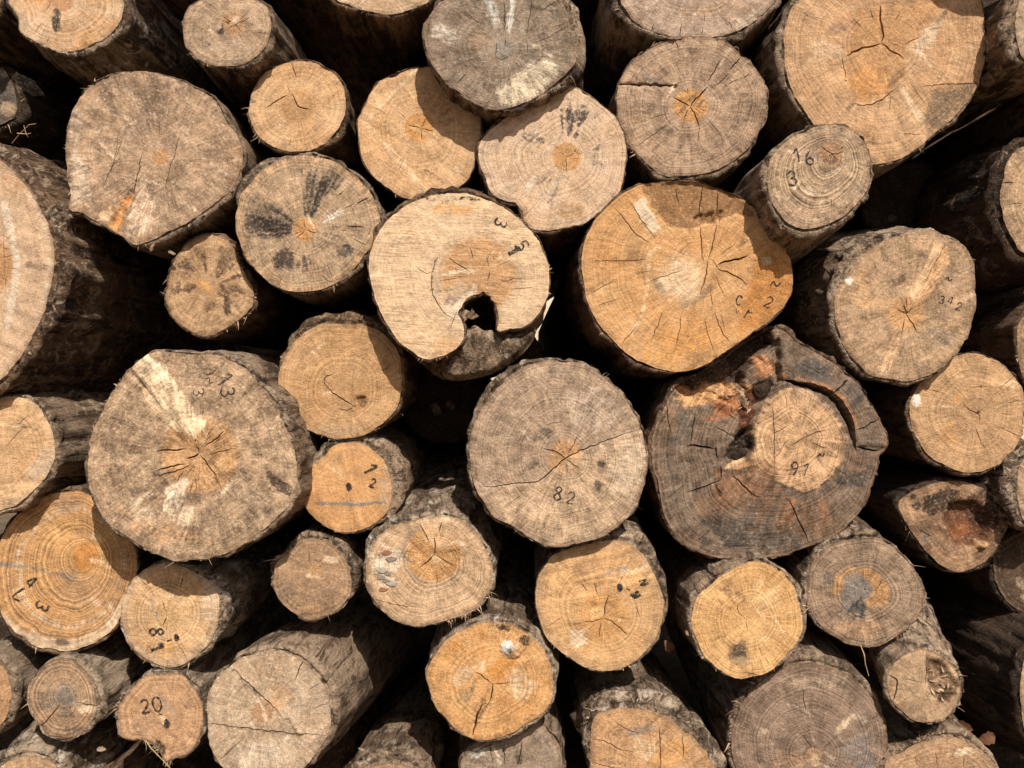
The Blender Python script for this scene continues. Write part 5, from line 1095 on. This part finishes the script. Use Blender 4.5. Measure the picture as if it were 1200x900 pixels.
def leaf(px, py, y, size, rot, label):
    V, F = [], []
    R = random.Random(int(px))
    m = 9
    for i in range(m):
        u = i / (m - 1)
        w = size * .34 * math.sin(math.pi * min(1, u * 1.0 + .02)) ** .8 * (1 + R.uniform(-.2, .2))
        z = size * .22 * math.sin(u * 3.0)
        V += [(u * size - size / 2, -z - w * .5, -w), (u * size - size / 2, -z, 0), (u * size - size / 2, -z - w * .45, w)]
    for i in range(m - 1):
        a = i * 3
        F += [(a, a + 3, a + 4, a + 1), (a + 1, a + 4, a + 5, a + 2)]
    V2 = [(x, y_ + .0012, z) for x, y_, z in V]
    k = len(V)
    F += [tuple(j + k for j in f[::-1]) for f in F]
    o = link('dry_leaf', meshfrom('dry_leaf', V + V2, F), [LEAF], None, at(px, py, y))
    o.rotation_euler = (math.radians(R.uniform(-30, 10)), math.radians(rot), math.radians(R.uniform(-20, 20)))
    tag(o, label, 'leaf', 'dry leaves caught between the logs')


def straw(px, py, y, pts, w, label):
    o3 = at(px, py, y); V, F = [], []
    for st in pts:
        P = [at(a, b, y + c) - o3 for a, b, c in st]
        i0 = len(V); n = len(P)
        for i, p in enumerate(P):
            ww = w * (1 - .6 * i / n)
            for k in range(4):
                V.append((p.x + ww * math.cos(k * 1.571), p.y + ww * .6 * math.sin(k * 1.571), p.z + ww * math.sin(k * 1.571)))
        for i in range(n - 1):
            for k in range(4):
                a = i0 + i * 4 + k; b = i0 + i * 4 + (k + 1) % 4
                F.append((a, b, b + 4, a + 4))
    o = link('straw', meshfrom('straw', V, F), [STRAW], None, o3)
    tag(o, label, 'straw')


# ground, air and light
def ground():
    n = 60
    xs = np.sign(np.linspace(-1, 1, n)) * np.abs(np.linspace(-1, 1, n)) ** 3 * 400
    V = [(x, y, 0.02 * float(vn(x * 1.3, y * 1.3, 5)) - .01) for y in xs for x in xs]
    F = [(j * n + i, j * n + i + 1, (j + 1) * n + i + 1, (j + 1) * n + i) for j in range(n - 1) for i in range(n - 1)]
    m = NT('dry_earth')
    tc = m.n('ShaderNodeTexCoord')
    n1 = m.noise(tc.outputs['Object'], 1.4, 5, .65); n2 = m.noise(tc.outputs['Object'], 30, 4, .7)
    c = m.mix(m.ramp(n1, .35, .65), lin((134, 112, 86)), lin((100, 86, 64)))
    c = m.vec('SCALE', c, scale=m.ramp(n2, .2, .8, .7, 1.2))
    o = link('ground', meshfrom('ground', V, F), [m.out(c, .95, n2, .02)])
    o['kind'] = 'structure'


ground()


def bank():
    n, k = 60, 16
    V = []
    for j in range(k):
        for i in range(n):
            x = (i / (n - 1) - .5) * 60; u = j / (k - 1)
            V.append((x, 7.5 + 4.5 * u + 1.2 * float(vn(x * .4, u * 3, 4)), -.3 + 3.6 * float(sst(0, 1, np.array(u))) + .35 * float(vn(x * .7, u * 6, 9))))
    for i in range(n):
        x = (i / (n - 1) - .5) * 60
        V.append((x, 60.0, 3.1 + float(vn(x * .3, 2, 8))))
    F = [(j * n + i, j * n + i + 1, (j + 1) * n + i + 1, (j + 1) * n + i) for j in range(k) for i in range(n - 1)]
    m = NT('sandy_earth')
    tc = m.n('ShaderNodeTexCoord')
    n1 = m.noise(tc.outputs['Object'], 1.1, 5, .65); n2 = m.noise(tc.outputs['Object'], 9, 5, .7)
    c = m.mix(m.ramp(n1, .35, .65), lin((232, 208, 174)), lin((204, 178, 142)))
    c = m.vec('SCALE', c, scale=m.ramp(n2, .2, .8, .8, 1.15))
    o = link('earth_bank', meshfrom('earth_bank', V, F), [m.out(c, .95, n2, .05)])
    o['kind'] = 'structure'


bank()
leaf(782, 758, .10, .034, 70, 'reddish dry leaf standing on the log behind the shaggy silver bark')
leaf(1128, 850, .09, .05, 20, 'larger orange brown dry leaf behind the frayed fibrous log')
leaf(1156, 864, .09, .045, -25, 'smaller brown dry leaf behind the frayed fibrous log')
straw(190, 885, -.02, [[(171, 868, .01), (178, 878, 0), (190, 890, -.01), (202, 903, 0)]], .0016, 'long straw hanging below the log stamped 20')
straw(26, 152, -.03, [[(14, 168, .01), (22, 158, 0), (34, 146, -.01), (42, 145, 0)], [(20, 156, 0), (32, 157, -.01), (36, 156, 0)], [(28, 147, 0), (30, 155, -.01), (33, 161, 0)]], .0009, 'tangled straws above the huge cut log at the left edge')
straw(1013, 770, .0, [[(1009, 757, .0), (1013, 768, -.01), (1014, 778, 0), (1018, 792, .01)]], .0017, 'strip of bast hanging below the paint stained log')

SCRAP = plain_mat('bark_scrap', (120, 96, 72), (170, 148, 122), 120)


def scrap(px, py, y, size, rot, label):
    R = random.Random(int(px * 3 + py)); k = 9
    ring = []
    for i in range(k):
        a = i * 6.283 / k
        ring.append((size * R.uniform(.6, 1.1) * math.cos(a), size * .45 * R.uniform(.5, 1.2) * math.sin(a)))
    V = [(u, .25 * abs(u) + R.uniform(-.001, .001), v) for u, v in ring] + [(u * .96, .25 * abs(u) - .0035, v * .9) for u, v in ring]
    F = [tuple(range(k))[::-1], tuple(range(k, 2 * k))] + [(i, (i + 1) % k, k + (i + 1) % k, k + i) for i in range(k)]
    o = link('bark_scrap', meshfrom('bark_scrap', V, F, False), [SCRAP], None, at(px, py, y))
    o.rotation_euler = (math.radians(R.uniform(-35, 10)), math.radians(rot), math.radians(R.uniform(-30, 30)))
    tag(o, label, 'bark', 'bark scraps lodged between the logs')


scrap(201, 296, -.01, .013, 20, 'pale bark scrap between the dirty tan log and the small blotched log')
scrap(178, 290, -.035, .012, -60, 'bark crumb hanging under the dirty tan log with the orange splinter')
scrap(424, 878, .03, .011, 30, 'bark crumb on the sunlit grey bark at the bottom edge')
scrap(262, 790, .03, .014, -20, 'bark scrap wedged between the log stamped 20 and the speckled pale log')
scrap(118, 878, -.01, .014, 10, 'bark scrap under the small brownish log with the grey pith')
scrap(805, 742, -.02, .009, 60, 'tiny bark crumb at the rim of the log with a dark smudge')

SUN_EL, SUN_AZ = math.radians(44), math.radians(16)   # high, behind the camera and to its right
sd = Vector((math.sin(SUN_AZ) * math.cos(SUN_EL), -math.cos(SUN_AZ) * math.cos(SUN_EL), math.sin(SUN_EL)))
L = bpy.data.lights.new('sun', 'SUN'); L.energy = 4.6; L.angle = math.radians(.53); L.color = (1, .955, .89)
so = bpy.data.objects.new('sun', L); COL.objects.link(so); so.rotation_euler = sd.to_track_quat('Z', 'Y').to_euler(); so.location = (2, -4, 5)

w = bpy.data.worlds.new('World'); SC.world = w; w.use_nodes = True
nt = w.node_tree; bg = nt.nodes['Background']
sky = nt.nodes.new('ShaderNodeTexSky'); sky.sky_type = 'NISHITA'; sky.sun_disc = False
sky.sun_elevation = SUN_EL; sky.sun_rotation = math.atan2(sd.x, sd.y)
sky.dust_density = 3.0
nt.links.new(sky.outputs[0], bg.inputs[0]); bg.inputs[1].default_value = 0.075

cam = bpy.data.cameras.new('camera'); cam.sensor_width = 36; cam.lens = 36 * D / (1200 * S); cam.clip_start = .05; cam.clip_end = 2000
co = bpy.data.objects.new('camera', cam); COL.objects.link(co); co.location = (0, -D, ZC); co.rotation_euler = (math.radians(90), 0, 0)
SC.camera = co
SC.view_settings.view_transform = 'Standard'; SC.view_settings.look = 'None'; SC.view_settings.gamma = 1; SC.view_settings.exposure = 0.17
SC.view_settings.use_curve_mapping = False
SC.cycles.max_bounces = 5; SC.cycles.diffuse_bounces = 3
